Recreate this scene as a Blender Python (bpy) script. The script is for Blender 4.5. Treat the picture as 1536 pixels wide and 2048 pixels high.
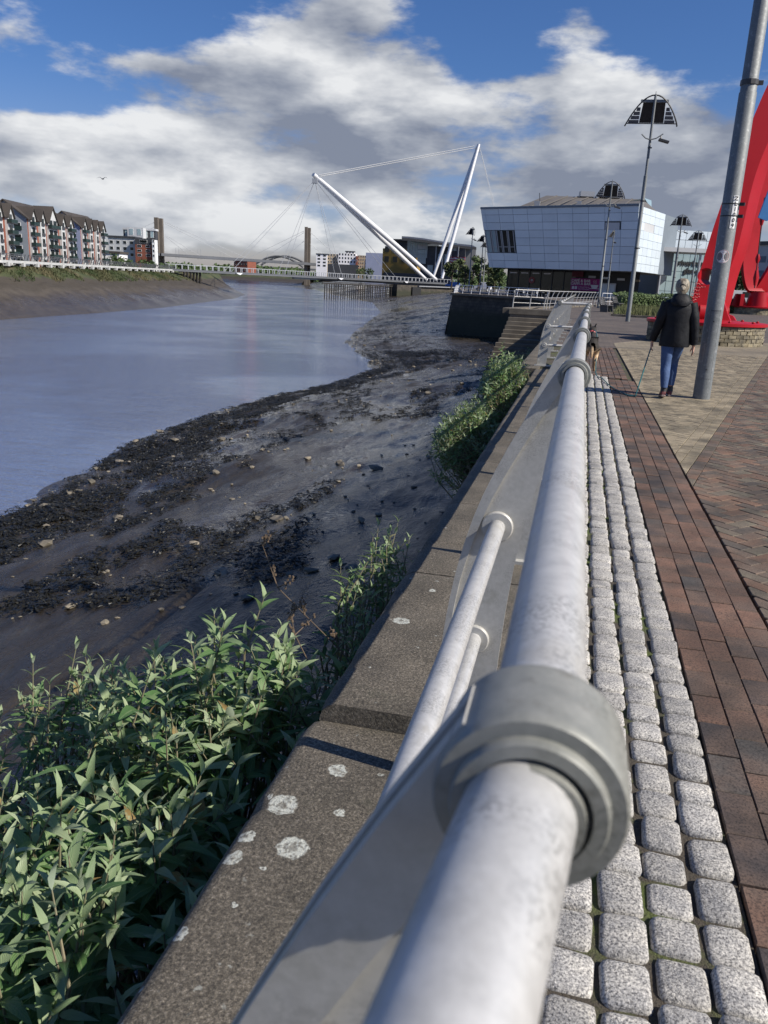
import bpy, bmesh, math, random
import numpy as np
from mathutils import Vector, Matrix
from math import sin, cos, tan, pi, radians, atan2, sqrt, exp

random.seed(7)
rng = np.random.default_rng(11)
for o in list(bpy.data.objects):
    bpy.data.objects.remove(o)
SC = bpy.context.scene
COL = SC.collection

# ------------------------------------------------------------------ camera
# world: Y runs along the promenade railing, X to the land side, paving at z = 0
FPX, PITCH, ROLL, YAW, EYE = 1600.0, radians(16.1), radians(2.6), radians(12.9), 1.42
fh = Vector((-sin(YAW), cos(YAW), 0)); rt0 = Vector((cos(YAW), sin(YAW), 0)); up = Vector((0, 0, 1))
fw = fh*cos(PITCH) - up*sin(PITCH); u0 = up*cos(PITCH) + fh*sin(PITCH)
rt = rt0*cos(ROLL) + u0*sin(ROLL); uu = u0*cos(ROLL) - rt0*sin(ROLL)
CAM = Vector((0, 0, EYE))
cd = bpy.data.cameras.new('camera'); cam = bpy.data.objects.new('camera', cd); COL.objects.link(cam)
R3 = Matrix((rt, uu, -fw)).transposed()
cam.matrix_world = Matrix.Translation(CAM) @ R3.to_4x4()
cd.sensor_fit = 'VERTICAL'; cd.sensor_height = 24.0; cd.lens = FPX/2048*24.0
cd.clip_start = 0.02; cd.clip_end = 20000
cd.dof.use_dof = True; cd.dof.focus_distance = 6.0; cd.dof.aperture_fstop = 8.5
SC.camera = cam

def ray(x, y): return fw + rt*((x-768)/FPX) - uu*((y-1024)/FPX)
def onz(x, y, z=0.0):
    r = ray(x, y); return CAM + r*((z-EYE)/r.z)
def ony(x, y, Y):
    r = ray(x, y); return CAM + r*(Y/r.y)
def atd(x, y, D):
    r = ray(x, y); return CAM + r*(D/r.dot(fh))
def azel(x, y):
    r = ray(x, y).normalized(); return atan2(r.dot(rt0), r.dot(fh)), math.asin(r.z)

# ------------------------------------------------------------------ world
SUN_EL, SUN_AZ = radians(39), radians(100)      # azimuth clockwise from +Y
W = bpy.data.worlds.new('World'); SC.world = W; W.use_nodes = True
W.cycles.sampling_method = 'MANUAL'; W.cycles.sample_map_resolution = 512
nt = W.node_tree; nt.nodes.clear()
def node(t, typ, **kw):
    n = t.nodes.new(typ)
    for k, v in kw.items(): setattr(n, k, v)
    return n
def setin(t, n, i, v):
    if isinstance(v, bpy.types.NodeSocket): t.links.new(v, n.inputs[i])
    elif v is not None: n.inputs[i].default_value = v
def mth(t, op, a, b=None, c=None, clamp=False):
    n = node(t, 'ShaderNodeMath', operation=op, use_clamp=clamp)
    for i, v in enumerate((a, b, c)): setin(t, n, i, v)
    return n.outputs[0]
def mixc(t, f, a, b, typ='MIX'):
    n = node(t, 'ShaderNodeMix', data_type='RGBA', blend_type=typ)
    setin(t, n, 0, f)
    for i, v in ((6, a), (7, b)):
        if isinstance(v, tuple) and len(v) == 3: v = (*v, 1)
        setin(t, n, i, v)
    return n.outputs[2]
def sstep(t, x, a, b):
    n = node(t, 'ShaderNodeMapRange', interpolation_type='SMOOTHSTEP'); setin(t, n, 0, x)
    n.inputs[1].default_value = a; n.inputs[2].default_value = b; return n.outputs[0]
tc = node(nt, 'ShaderNodeTexCoord')
def dotn(t, v, w):
    n = node(t, 'ShaderNodeVectorMath', operation='DOT_PRODUCT'); setin(t, n, 0, v); n.inputs[1].default_value = w; return n.outputs['Value']
dx = dotn(nt, tc.outputs['Generated'], tuple(rt0)); dy = dotn(nt, tc.outputs['Generated'], tuple(fh)); dz = dotn(nt, tc.outputs['Generated'], (0, 0, 1))
AZ = mth(nt, 'ARCTAN2', dx, dy); EL = mth(nt, 'ARCSINE', dz)
# cloud masses in view: pixel centre, half sizes in pixels, weight; the noise alone carries on outside the frame
BL = [(600, 265, 400, 125, 1.0), (180, 290, 270, 90, .85), (1230, 225, 250, 115, 1.1), (1400, 345, 230, 75, .9),
      (450, 420, 560, 70, .75), (800, 105, 150, 60, .55), (260, 120, 290, 40, .5), (1160, 40, 95, 36, .5), (520, 40, 120, 36, .45),
      (1000, 330, 300, 85, .9), (690, 20, 90, 30, .45), (640, 425, 60, 25, -.9), (60, 170, 130, 60, -.8), (1000, 60, 100, 60, -.7), (1500, 90, 190, 120, -.6), (700, 470, 60, 22, -.3),
      (360, 55, 150, 50, -.6), (930, 160, 60, 40, -.35)]
acc = None
for bx_, by_, rx_, ry_, w_ in BL:
    a0, e0 = azel(bx_, by_)
    du = mth(nt, 'MULTIPLY_ADD', AZ, FPX/rx_, -a0*FPX/rx_)
    dv = mth(nt, 'MULTIPLY_ADD', EL, FPX/ry_, -e0*FPX/ry_)
    r2 = mth(nt, 'MULTIPLY_ADD', du, du, mth(nt, 'MULTIPLY', dv, dv))
    g = mth(nt, 'MULTIPLY_ADD', mth(nt, 'POWER', .4724, r2), w_, 0.0 if acc is None else acc)
    acc = g
acc = mth(nt, 'MINIMUM', acc, 1.05)
def cnoise(du, dv, det):
    cb = node(nt, 'ShaderNodeCombineXYZ'); setin(nt, cb, 0, mth(nt, 'ADD', AZ, du)); setin(nt, cb, 1, mth(nt, 'MULTIPLY_ADD', EL, 2.6, dv*2.6))
    n1 = node(nt, 'ShaderNodeTexNoise', noise_dimensions='2D'); n1.inputs['Scale'].default_value = 5.6; n1.inputs['Detail'].default_value = det; n1.inputs['Roughness'].default_value = .56
    setin(nt, n1, 0, cb.outputs[0]); return n1.outputs[0]
na = cnoise(0, 0, 8); nb = cnoise(.024, .030, 5)
c0 = mth(nt, 'ADD', mth(nt, 'MULTIPLY', na, 1.15), mth(nt, 'MULTIPLY_ADD', acc, .47, -.165))
c0 = mth(nt, 'SUBTRACT', c0, mth(nt, 'MULTIPLY', sstep(nt, EL, .20, .60), .24))
cover = sstep(nt, c0, .595, .81)
core = sstep(nt, c0, .72, 1.05)
lit = mth(nt, 'MULTIPLY_ADD', mth(nt, 'SUBTRACT', na, nb), 2.2, .53)
gacc = None                                            # thick grey undersides, and brighter tops
for bx_, by_, rx_, ry_, w_ in [(1390, 345, 230, 75, .62), (820, 330, 230, 60, .30), (640, 260, 190, 45, .16), (200, 335, 330, 60, -.12), (1230, 200, 150, 60, -.34), (600, 140, 110, 40, -.32), (870, 205, 90, 25, -.25), (260, 230, 130, 26, -.3), (480, 410, 260, 50, -.36), (120, 400, 220, 50, -.12)]:
    a0, e0 = azel(bx_, by_)
    du = mth(nt, 'MULTIPLY_ADD', AZ, FPX/rx_, -a0*FPX/rx_); dv = mth(nt, 'MULTIPLY_ADD', EL, FPX/ry_, -e0*FPX/ry_)
    gacc = mth(nt, 'MULTIPLY_ADD', mth(nt, 'POWER', .4724, mth(nt, 'MULTIPLY_ADD', du, du, mth(nt, 'MULTIPLY', dv, dv))), w_, 0.0 if gacc is None else gacc)
lit = mth(nt, 'ADD', mth(nt, 'SUBTRACT', lit, gacc), mth(nt, 'MULTIPLY', mth(nt, 'SUBTRACT', 1.0, sstep(nt, EL, .02, .15)), .08))
lit = mth(nt, 'MULTIPLY_ADD', core, -.20, lit, clamp=True)
ccol = node(nt, 'ShaderNodeValToRGB'); setin(nt, ccol, 0, lit)
ccol.color_ramp.elements[0].position = 0.0; ccol.color_ramp.elements[0].color = (2.6, 2.95, 3.8, 1)
ccol.color_ramp.elements[1].position = 1.0; ccol.color_ramp.elements[1].color = (9.6, 9.7, 9.8, 1)
e = ccol.color_ramp.elements.new(.45); e.color = (5.1, 5.4, 6.0, 1)
sky = node(nt, 'ShaderNodeTexSky', sky_type='NISHITA'); sky.sun_disc = False
sky.sun_elevation = SUN_EL; sky.sun_rotation = SUN_AZ; sky.altitude = 0; sky.air_density = 1.0; sky.dust_density = .6; sky.ozone_density = 1.6
skc = mixc(nt, 1.0, sky.outputs[0], mixc(nt, sstep(nt, EL, .02, .24), (.86, .84, 1.10), (.46, .70, 1.12)), 'MULTIPLY')
# clouds thin out close overhead and near the very horizon haze a little
hz = sstep(nt, EL, .0, .10)
ccf = mixc(nt, mth(nt, 'MULTIPLY', mth(nt, 'SUBTRACT', 1.0, hz), .25), ccol.outputs[0], skc)
colr = mixc(nt, mth(nt, 'MULTIPLY', cover, .96), skc, ccf)
bg = node(nt, 'ShaderNodeBackground'); setin(nt, bg, 0, colr); bg.inputs[1].default_value = 0.066
wo = node(nt, 'ShaderNodeOutputWorld'); nt.links.new(bg.outputs[0], wo.inputs[0])

sd = bpy.data.lights.new('sun', 'SUN'); sd.energy = 5.0; sd.angle = radians(.55); sd.color = (1.0, .93, .82)
so = bpy.data.objects.new('sun', sd); COL.objects.link(so)
svec = Vector((cos(SUN_EL)*sin(SUN_AZ), cos(SUN_EL)*cos(SUN_AZ), sin(SUN_EL)))
so.rotation_euler = svec.to_track_quat('Z', 'Y').to_euler(); so.location = svec*60
vs = SC.view_settings; vs.view_transform = 'Standard'; vs.look = 'None'; vs.exposure = 0.42; vs.gamma = 1.0; vs.use_curve_mapping = False

# ------------------------------------------------------------------ helpers
def link(o): COL.objects.link(o); return o
def wloc(o):
    v = Vector((0, 0, 0))
    while o is not None: v += o.location; o = o.parent
    return v
def mkmesh(name, v, f, mat, smooth=False, fix=True):
    me = bpy.data.meshes.new(name); me.from_pydata([tuple(p) for p in v], [], f)
    if fix and len(f) < 6000:
        bm = bmesh.new(); bm.from_mesh(me); bmesh.ops.recalc_face_normals(bm, faces=bm.faces); bm.to_mesh(me); bm.free()
    if mat: me.materials.append(mat)
    if smooth: me.polygons.foreach_set('use_smooth', [True]*len(me.polygons))
    me.update(); return me
def mkobj(name, me, parent=None, loc=None):
    o = bpy.data.objects.new(name, me); link(o)
    if parent: o.parent = parent
    if loc is not None: o.location = loc
    return o
def tag(o, label, cat, group=None):
    o['label'] = label; o['category'] = cat
    if group: o['group'] = group
    return o
def thing(name, label, cat, loc=(0, 0, 0), group=None):
    o = bpy.data.objects.new(name, None); link(o); o.location = loc; o.empty_display_size = .2
    return tag(o, label, cat, group)
def stuff(o): o['kind'] = 'stuff'; return o
class MB:
    def __init__(s): s.v = []; s.f = []
    def add(s, v, f):
        n = len(s.v); s.v += [Vector(p) for p in v]; s.f += [tuple(i+n for i in q) for q in f]; return s
    def box(s, c, size, rz=0.0, M=None):
        hx, hy, hz_ = size[0]/2, size[1]/2, size[2]/2
        P = [Vector((x, y, z)) for z in (-hz_, hz_) for y in (-hy, hy) for x in (-hx, hx)]
        R = M if M is not None else Matrix.Rotation(rz, 3, 'Z')
        P = [R @ p + Vector(c) for p in P]
        return s.add(P, [(0, 2, 3, 1), (4, 5, 7, 6), (0, 1, 5, 4), (2, 6, 7, 3), (0, 4, 6, 2), (1, 3, 7, 5)])
    def beam(s, p0, p1, w, h, upv=(0, 0, 1)):
        p0, p1 = Vector(p0), Vector(p1); d = (p1-p0); L = d.length
        if L < 1e-6: return s
        d /= L; u = Vector(upv)
        if abs(d.dot(u)) > .98: u = Vector((0, 1, 0))
        x = d.cross(u).normalized(); z = x.cross(d)
        return s.box((p0+p1)/2, (w, L, h), M=Matrix((x, d, z)).transposed())
    def tube(s, pts, r, n=8, cap=True):
        pts = [Vector(p) for p in pts]; m = len(pts); rr = r if isinstance(r, (list, tuple)) else [r]*m
        V_ = []; F_ = []; prev = None
        for i, p in enumerate(pts):
            d = (pts[min(i+1, m-1)] - pts[max(i-1, 0)]).normalized()
            if prev is None:
                a = Vector((0, 0, 1)) if abs(d.z) < .9 else Vector((1, 0, 0)); x = d.cross(a).normalized()
            else:
                x = (prev - d*prev.dot(d)).normalized()
            prev = x; y = d.cross(x)
            for k in range(n):
                t = 2*pi*k/n; V_.append(p + (x*cos(t) + y*sin(t))*rr[i])
        for i in range(m-1):
            for k in range(n): F_.append((i*n+k, i*n+(k+1) % n, (i+1)*n+(k+1) % n, (i+1)*n+k))
        if cap: F_ += [tuple(range(n))[::-1], tuple(range((m-1)*n, m*n))]
        return s.add(V_, F_)
    def prism(s, poly, o, ux, uy, un, d0, d1):
        o, ux, uy, un = Vector(o), Vector(ux), Vector(uy), Vector(un); n = len(poly)
        V_ = [o + ux*a + uy*b + un*d for d in (d0, d1) for a, b in poly]
        F_ = [tuple(range(n))[::-1], tuple(range(n, 2*n))] + [(i, (i+1) % n, n+(i+1) % n, n+i) for i in range(n)]
        return s.add(V_, F_)
    def slab(s, poly, z0, z1):
        return s.prism([(p[0], p[1]) for p in poly], (0, 0, 0), (1, 0, 0), (0, 1, 0), (0, 0, 1), z0, z1)
    def lathe(s, prof, c, n=24, ax=(0, 0, 1)):
        c = Vector(c); z = Vector(ax).normalized(); a = Vector((1, 0, 0)) if abs(z.x) < .9 else Vector((0, 1, 0))
        x = z.cross(a).normalized(); y = z.cross(x); V_ = []; F_ = []; m = len(prof)
        for r, h in prof:
            for k in range(n): V_.append(c + z*h + (x*cos(2*pi*k/n) + y*sin(2*pi*k/n))*r)
        for i in range(m-1):
            for k in range(n): F_.append((i*n+k, i*n+(k+1) % n, (i+1)*n+(k+1) % n, (i+1)*n+k))
        F_ += [tuple(range(n))[::-1], tuple(range((m-1)*n, m*n))]
        return s.add(V_, F_)
    def loft(s, rings, n=20, wob=None):
        V_ = []; F_ = []; m = len(rings)
        for j, (c, ax, bx) in enumerate(rings):
            c = Vector(c); ax = Vector(ax); bx = Vector(bx)
            for k in range(n):
                t = 2*pi*k/n; w = 1 + (wob(j, t) if wob else 0)
                V_.append(c + (ax*cos(t) + bx*sin(t))*w)
        for i in range(m-1):
            for k in range(n): F_.append((i*n+k, i*n+(k+1) % n, (i+1)*n+(k+1) % n, (i+1)*n+k))
        F_ += [tuple(range(n))[::-1], tuple(range((m-1)*n, m*n))]
        return s.add(V_, F_)
    def build(s, name, mat, parent=None, smooth=False, bevel=0, loc=None, seg=2):
        o0 = Vector(loc) if loc is not None else wloc(parent)
        me = mkmesh(name, [p-o0 for p in s.v], s.f, mat, smooth)
        if bevel:
            bm = bmesh.new(); bm.from_mesh(me)
            ed = [e for e in bm.edges if len(e.link_faces) == 2 and e.calc_face_angle(0) > .5]
            bmesh.ops.bevel(bm, geom=ed, offset=bevel, segments=seg, affect='EDGES', clamp_overlap=True); bm.to_mesh(me); bm.free()
            me.polygons.foreach_set('use_smooth', [True]*len(me.polygons))
        if smooth or bevel:
            try: me.set_sharp_from_angle(angle=radians(38))
            except Exception: pass
        o = mkobj(name, me, parent)
        if parent is None: o.location = o0
        return o
def struct(o): o['kind'] = 'structure'; return o

# value noise in numpy
_H = np.random.default_rng(5).random((256, 256))
def vn(x, y):
    xi = np.floor(x).astype(int); yi = np.floor(y).astype(int); fx = x-xi; fy = y-yi
    fx = fx*fx*(3-2*fx); fy = fy*fy*(3-2*fy)
    a = _H[xi & 255, yi & 255]; b = _H[(xi+1) & 255, yi & 255]; c = _H[xi & 255, (yi+1) & 255]; d = _H[(xi+1) & 255, (yi+1) & 255]
    return (a*(1-fx)+b*fx)*(1-fy) + (c*(1-fx)+d*fx)*fy
def fbm(x, y, o=5, g=.5):
    x = np.asarray(x, float); y = np.asarray(y, float); s = np.zeros(np.broadcast(x, y).shape); a = .5
    for i in range(o): s = s + a*(vn(x*2**i+17.3*i, y*2**i+9.1*i)-.5)*2; a *= g
    return s

# ------------------------------------------------------------------ materials
def newmat(name):
    m = bpy.data.materials.new(name); m.use_nodes = True
    return m, m.node_tree, m.node_tree.nodes['Principled BSDF']
def wpos(t, sc=(1, 1, 1)):
    g = node(t, 'ShaderNodeNewGeometry')
    if sc == (1, 1, 1): return g.outputs['Position']
    n = node(t, 'ShaderNodeVectorMath', operation='MULTIPLY'); setin(t, n, 0, g.outputs['Position']); n.inputs[1].default_value = sc; return n.outputs[0]
def nz(t, vec, scale, detail=4, rough=.55, dist=0):
    n = node(t, 'ShaderNodeTexNoise'); setin(t, n, 0, vec); n.inputs['Scale'].default_value = scale
    n.inputs['Detail'].default_value = detail; n.inputs['Roughness'].default_value = rough; n.inputs['Distortion'].default_value = dist
    return n.outputs[0]
def ramp(t, f, stops, interp='LINEAR'):
    n = node(t, 'ShaderNodeValToRGB'); setin(t, n, 0, f); cr = n.color_ramp; cr.interpolation = interp
    while len(cr.elements) < len(stops): cr.elements.new(.5)
    for e_, (p, c) in zip(cr.elements, stops): e_.position = p; e_.color = (*c, 1) if len(c) == 3 else c
    return n.outputs[0]
def bump(t, bs, h, strength, dist):
    n = node(t, 'ShaderNodeBump'); setin(t, n, 'Height', h); n.inputs['Strength'].default_value = strength; n.inputs['Distance'].default_value = dist
    t.links.new(n.outputs[0], bs.inputs['Normal']); return n
def pm(name, c1, c2=None, scale=6, rough=.7, metal=0, bmp=0, bscale=40, bdist=.01, detail=5, lo=.35, hi=.65, rvar=0, spec=None, rnd=0, sc=(1, 1, 1)):
    m, t, b = newmat(name); P_ = wpos(t, sc)
    c2 = c2 or tuple(x*.82 for x in c1)
    col = ramp(t, nz(t, P_, scale, detail), [(lo, c1), (hi, c2)])
    if rnd:
        oi = node(t, 'ShaderNodeObjectInfo'); k = mth(t, 'ADD', mth(t, 'MULTIPLY', oi.outputs['Random'], 2*rnd), 1-rnd)
        cc = node(t, 'ShaderNodeCombineColor'); [setin(t, cc, i, k) for i in range(3)]
        col = mixc(t, 1.0, col, cc.outputs[0], 'MULTIPLY')
    setin(t, b, 'Base Color', col); b.inputs['Metallic'].default_value = metal
    if rvar: setin(t, b, 'Roughness', mth(t, 'ADD', mth(t, 'MULTIPLY', nz(t, P_, scale*1.7, 5), 2*rvar), rough-rvar))
    else: b.inputs['Roughness'].default_value = rough
    if spec is not None: b.inputs['Specular IOR Level'].default_value = spec
    if bmp: bump(t, b, nz(t, P_, bscale, 6, .6), bmp, bdist)
    return m
MT = {}
# granite setts
m, t, b = newmat('granite'); P_ = wpos(t)
g1 = ramp(t, nz(t, P_, 165, 3, .78), [(.34, (.05, .05, .052)), (.44, (.26, .255, .25)), (.53, (.46, .45, .425)), (.66, (.70, .68, .64))])
g2 = ramp(t, nz(t, P_, 14, 4), [(.3, (.62, .62, .64)), (.7, (1.08, 1.05, 1.0))])
oi = node(t, 'ShaderNodeObjectInfo'); kk = mth(t, 'ADD', mth(t, 'MULTIPLY', oi.outputs['Random'], .3), .82)
cc = node(t, 'ShaderNodeCombineColor'); [setin(t, cc, i, kk) for i in range(3)]
setin(t, b, 'Base Color', mixc(t, 1.0, mixc(t, 1.0, g1, g2, 'MULTIPLY'), cc.outputs[0], 'MULTIPLY')); b.inputs['Roughness'].default_value = .75
bump(t, b, nz(t, P_, 120, 5, .65), .7, .006); MT['granite'] = m
# clay pavers
def paver(name, stops, moss=.0):
    m, t, b = newmat(name); P_ = wpos(t)
    oi = node(t, 'ShaderNodeObjectInfo')
    gm = node(t, 'ShaderNodeAttribute', attribute_name='rnd')
    r_ = mth(t, 'FRACT', mth(t, 'ADD', oi.outputs['Random'], gm.outputs['Fac']))
    r_ = mth(t, 'ADD', mth(t, 'MULTIPLY', r_, .80), mth(t, 'MULTIPLY', mth(t, 'SUBTRACT', nz(t, P_, 5, 5), .38), .8))
    col = ramp(t, r_, stops)
    sp = ramp(t, nz(t, P_, 130, 4, .7), [(.36, (.35, .33, .32)), (.5, (1, 1, 1)), (.72, (1.35, 1.3, 1.22))])
    col = mixc(t, 1.0, col, sp, 'MULTIPLY')
    st = ramp(t, nz(t, P_, 2.3, 6, .6), [(.38, (.50, .50, .48)), (.6, (1.08, 1.06, 1.02))])
    col = mixc(t, 1.0, col, st, 'MULTIPLY')
    setin(t, b, 'Base Color', col); b.inputs['Roughness'].default_value = .82
    bump(t, b, nz(t, P_, 150, 5, .65), .55, .003); MT[name] = m
paver('brown_paver', [(.05, (.055, .045, .045)), (.3, (.125, .085, .066)), (.5, (.175, .100, .072)), (.7, (.135, .090, .070)), (.95, (.085, .076, .072))])
paver('beige_paver', [(.05, (.17, .145, .105)), (.4, (.27, .23, .165)), (.7, (.22, .185, .13)), (.95, (.30, .26, .19))])
paver('plum_paver', [(.05, (.085, .072, .062)), (.3, (.13, .097, .076)), (.55, (.175, .103, .070)), (.75, (.125, .102, .080)), (.95, (.15, .132, .098))])
# joint filling: grit and moss
m, t, b = newmat('joint_grit'); P_ = wpos(t)
setin(t, b, 'Base Color', mixc(t, ramp(t, nz(t, P_, 3.2, 5, .6), [(.50, (0, 0, 0)), (.60, (1, 1, 1))]), (.060, .050, .038), (.075, .10, .022)))
b.inputs['Roughness'].default_value = .95; bump(t, b, nz(t, P_, 160, 5), .9, .01); MT['joint'] = m
# far paving, herringbone too small to tell apart
def farpave(name, ca, cb, mortar):
    m, t, b = newmat(name)
    g = node(t, 'ShaderNodeNewGeometry'); mp = node(t, 'ShaderNodeMapping'); setin(t, mp, 0, g.outputs['Position']); mp.inputs['Rotation'].default_value = (0, 0, radians(45))
    bt = node(t, 'ShaderNodeTexBrick'); setin(t, bt, 0, mp.outputs[0]); bt.inputs['Scale'].default_value = 1.0
    bt.inputs['Brick Width'].default_value = .2; bt.inputs['Row Height'].default_value = .1; bt.inputs['Mortar Size'].default_value = .006
    bt.inputs['Color1'].default_value = (*ca, 1); bt.inputs['Color2'].default_value = (*cb, 1); bt.inputs['Mortar'].default_value = (*mortar, 1)
    st = ramp(t, nz(t, wpos(t), .55, 7, .62), [(.36, (.62, .62, .62)), (.62, (1.12, 1.1, 1.06))])
    setin(t, b, 'Base Color', mixc(t, 1.0, bt.outputs[0], st, 'MULTIPLY')); b.inputs['Roughness'].default_value = .85; MT[name] = m
farpave('far_brown', (.115, .09, .075), (.085, .072, .066), (.04, .035, .03))
farpave('far_beige', (.24, .205, .15), (.20, .17, .125), (.09, .08, .06))
# concrete coping with lichen
m, t, b = newmat('coping_concrete'); P_ = wpos(t)
c_ = ramp(t, nz(t, P_, 120, 4, .75), [(.32, (.035, .031, .026)), (.5, (.12, .107, .088)), (.60, (.20, .18, .15)), (.72, (.38, .345, .30))])
c_ = mixc(t, 1.0, c_, ramp(t, nz(t, P_, 3.0, 6, .6), [(.35, (.66, .64, .6)), (.66, (1.15, 1.1, 1.02))]), 'MULTIPLY')
pw = node(t, 'ShaderNodeVectorMath', operation='ADD'); nn_ = node(t, 'ShaderNodeTexNoise'); setin(t, nn_, 0, P_); nn_.inputs['Scale'].default_value = 55; nn_.inputs['Detail'].default_value = 4
nv = node(t, 'ShaderNodeVectorMath', operation='MULTIPLY_ADD'); setin(t, nv, 0, nn_.outputs['Color']); nv.inputs[1].default_value = (.03, .03, 0); nv.inputs[2].default_value = (-.015, -.015, 0)
setin(t, pw, 0, P_); setin(t, pw, 1, nv.outputs[0])
lich = None
for (lx, ly, lr) in [(565, 1607, 26), (585, 1695, 26), (492, 1670, 15), (465, 1713, 16), (680, 1623, 10), (537, 1590, 7), (355, 1860, 17), (803, 1241, 15), (676, 1540, 16), (470, 1810, 6), (525, 1735, 5), (232, 2040, 12), (740, 1330, 5), (865, 1180, 6)]:
    q = onz(lx, ly, -.069 if ly > 1400 else 0)
    rr_ = lr/FPX*(q-CAM).length*1.15
    s_ = node(t, 'ShaderNodeVectorMath', operation='DISTANCE'); setin(t, s_, 0, pw.outputs[0]); s_.inputs[1].default_value = q
    g = mth(t, 'MULTIPLY', mth(t, 'SUBTRACT', 1.0, sstep(t, s_.outputs['Value'], rr_*.8, rr_*1.05)), mth(t, 'ADD', .35, sstep(t, s_.outputs['Value'], rr_*.15, rr_*.55)), clamp=True)
    lich = g if lich is None else mth(t, 'MAXIMUM', lich, g)
vv = node(t, 'ShaderNodeTexVoronoi'); setin(t, vv, 0, pw.outputs[0]); vv.inputs['Scale'].default_value = 9
sc_ = node(t, 'ShaderNodeSeparateColor'); setin(t, sc_, 0, vv.outputs['Color'])
sp_ = mth(t, 'MULTIPLY', mth(t, 'SUBTRACT', 1.0, sstep(t, vv.outputs['Distance'], .05, .11)), sstep(t, sc_.outputs[0], .62, .70))
v2 = node(t, 'ShaderNodeTexVoronoi'); setin(t, v2, 0, pw.outputs[0]); v2.inputs['Scale'].default_value = 30
s2_ = node(t, 'ShaderNodeSeparateColor'); setin(t, s2_, 0, v2.outputs['Color'])
sp2 = mth(t, 'MULTIPLY', mth(t, 'SUBTRACT', 1.0, sstep(t, v2.outputs['Distance'], .10, .24)), sstep(t, s2_.outputs[1], .80, .84))
sp2 = mth(t, 'MULTIPLY', sp2, sstep(t, nz(t, P_, 1.7, 3), .46, .58))
sp_ = mth(t, 'MAXIMUM', sp_, mth(t, 'MULTIPLY', sp2, .8))
c_ = mixc(t, mth(t, 'MULTIPLY', sstep(t, nz(t, P_, 4.5, 6, .7), .56, .70), .45), c_, (.045, .050, .030))
lich = mth(t, 'MULTIPLY', mth(t, 'MAXIMUM', lich, mth(t, 'MULTIPLY', sp_, .75)), ramp(t, nz(t, P_, 90, 3), [(.36, (.25, .25, .25)), (.52, (1, 1, 1))]))
setin(t, b, 'Base Color', mixc(t, lich, c_, (.52, .53, .47))); b.inputs['Roughness'].default_value = .9
bump(t, b, nz(t, P_, 95, 6, .7), .9, .006); MT['coping'] = m
# metals
def metalmat(name, ca, cb, metal, rough, stain=(.30, .27, .20), sth=(.62, .75), sscale=7, fleck=0):
    m, t, b = newmat(name); P_ = wpos(t)
    c_ = ramp(t, nz(t, P_, 60, 6, .7), [(.3, ca), (.7, cb)])
    sm = ramp(t, nz(t, P_, sscale, 8, .7), [(sth[0], (0, 0, 0)), (sth[1], (1, 1, 1))])
    c_ = mixc(t, mth(t, 'MULTIPLY', sm, .55), c_, stain)
    if fleck:
        fk = mth(t, 'MULTIPLY', sstep(t, nz(t, P_, 260, 4, .7), .50, .56), sstep(t, nz(t, P_, 11, 4), .44, .60))
        c_ = mixc(t, mth(t, 'MULTIPLY', fk, fleck), c_, tuple(q*.62 for q in ca))
        sc2 = sstep(t, nz(t, wpos(t, (90, 9, 90)), 4, 3, .6), .70, .78); c_ = mixc(t, mth(t, 'MULTIPLY', sc2, .4), c_, tuple(q*.55 for q in ca))
    setin(t, b, 'Base Color', c_); b.inputs['Metallic'].default_value = metal
    setin(t, b, 'Roughness', mth(t, 'ADD', mth(t, 'MULTIPLY', nz(t, P_, 30, 6, .7), .35), rough-.17))
    bump(t, b, nz(t, P_, 160, 3), .12, .001); MT[name] = m
metalmat('rail_metal', (.43, .427, .415), (.56, .556, .545), .32, .42, (.40, .375, .32), (.58, .72), 9, .7)
metalmat('post_paint', (.40, .39, .36), (.50, .49, .455), .15, .48, (.22, .21, .16), (.56, .72), 8, .5)
metalmat('collar_metal', (.21, .215, .195), (.30, .30, .275), .25, .48, (.11, .10, .08), (.54, .66), 34, .6)
metalmat('galvanised', (.12, .135, .14), (.21, .22, .225), .15, .58, (.34, .35, .35), (.56, .64), 16, .5)
metalmat('grey_steel', (.30, .31, .33), (.40, .41, .42), .4, .45)
metalmat('white_steel', (.62, .63, .65), (.72, .72, .73), .1, .4, (.45, .44, .42), (.66, .8), 1)
MT['dark_metal'] = pm('dark_metal', (.03, .03, .033), (.05, .05, .052), 8, .5)
MT['black'] = pm('black', (.012, .012, .013), (.02, .02, .02), 8, .5)
MT['wall_stone'] = None
# river wall / quay stone : coursed blocks with weed lower down
m, t, b = newmat('quay_stone'); P_ = wpos(t)
sx = node(t, 'ShaderNodeSeparateXYZ'); setin(t, sx, 0, P_); cbn = node(t, 'ShaderNodeCombineXYZ')
setin(t, cbn, 0, mth(t, 'SUBTRACT', sx.outputs[0], mth(t, 'MULTIPLY', sx.outputs[1], .9))); setin(t, cbn, 1, sx.outputs[2])
bt = node(t, 'ShaderNodeTexBrick'); setin(t, bt, 0, cbn.outputs[0]); bt.inputs['Scale'].default_value = 1.0
bt.inputs['Brick Width'].default_value = 1.1; bt.inputs['Row Height'].default_value = .42; bt.inputs['Mortar Size'].default_value = .02
bt.inputs['Color1'].default_value = (.085, .075, .062, 1); bt.inputs['Color2'].default_value = (.05, .045, .04, 1); bt.inputs['Mortar'].default_value = (.02, .018, .016, 1)
st = ramp(t, nz(t, P_, .7, 7, .65), [(.35, (.5, .5, .5)), (.65, (1.25, 1.2, 1.1))])
c_ = mixc(t, 1.0, bt.outputs[0], st, 'MULTIPLY')
alg = mth(t, 'MULTIPLY', sstep(t, mth(t, 'ADD', sx.outputs[2], mth(t, 'MULTIPLY', nz(t, P_, .5, 5), 2.0)), -.6, -2.2), .85)
c_ = mixc(t, alg, c_, (.022, .026, .012))
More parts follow.
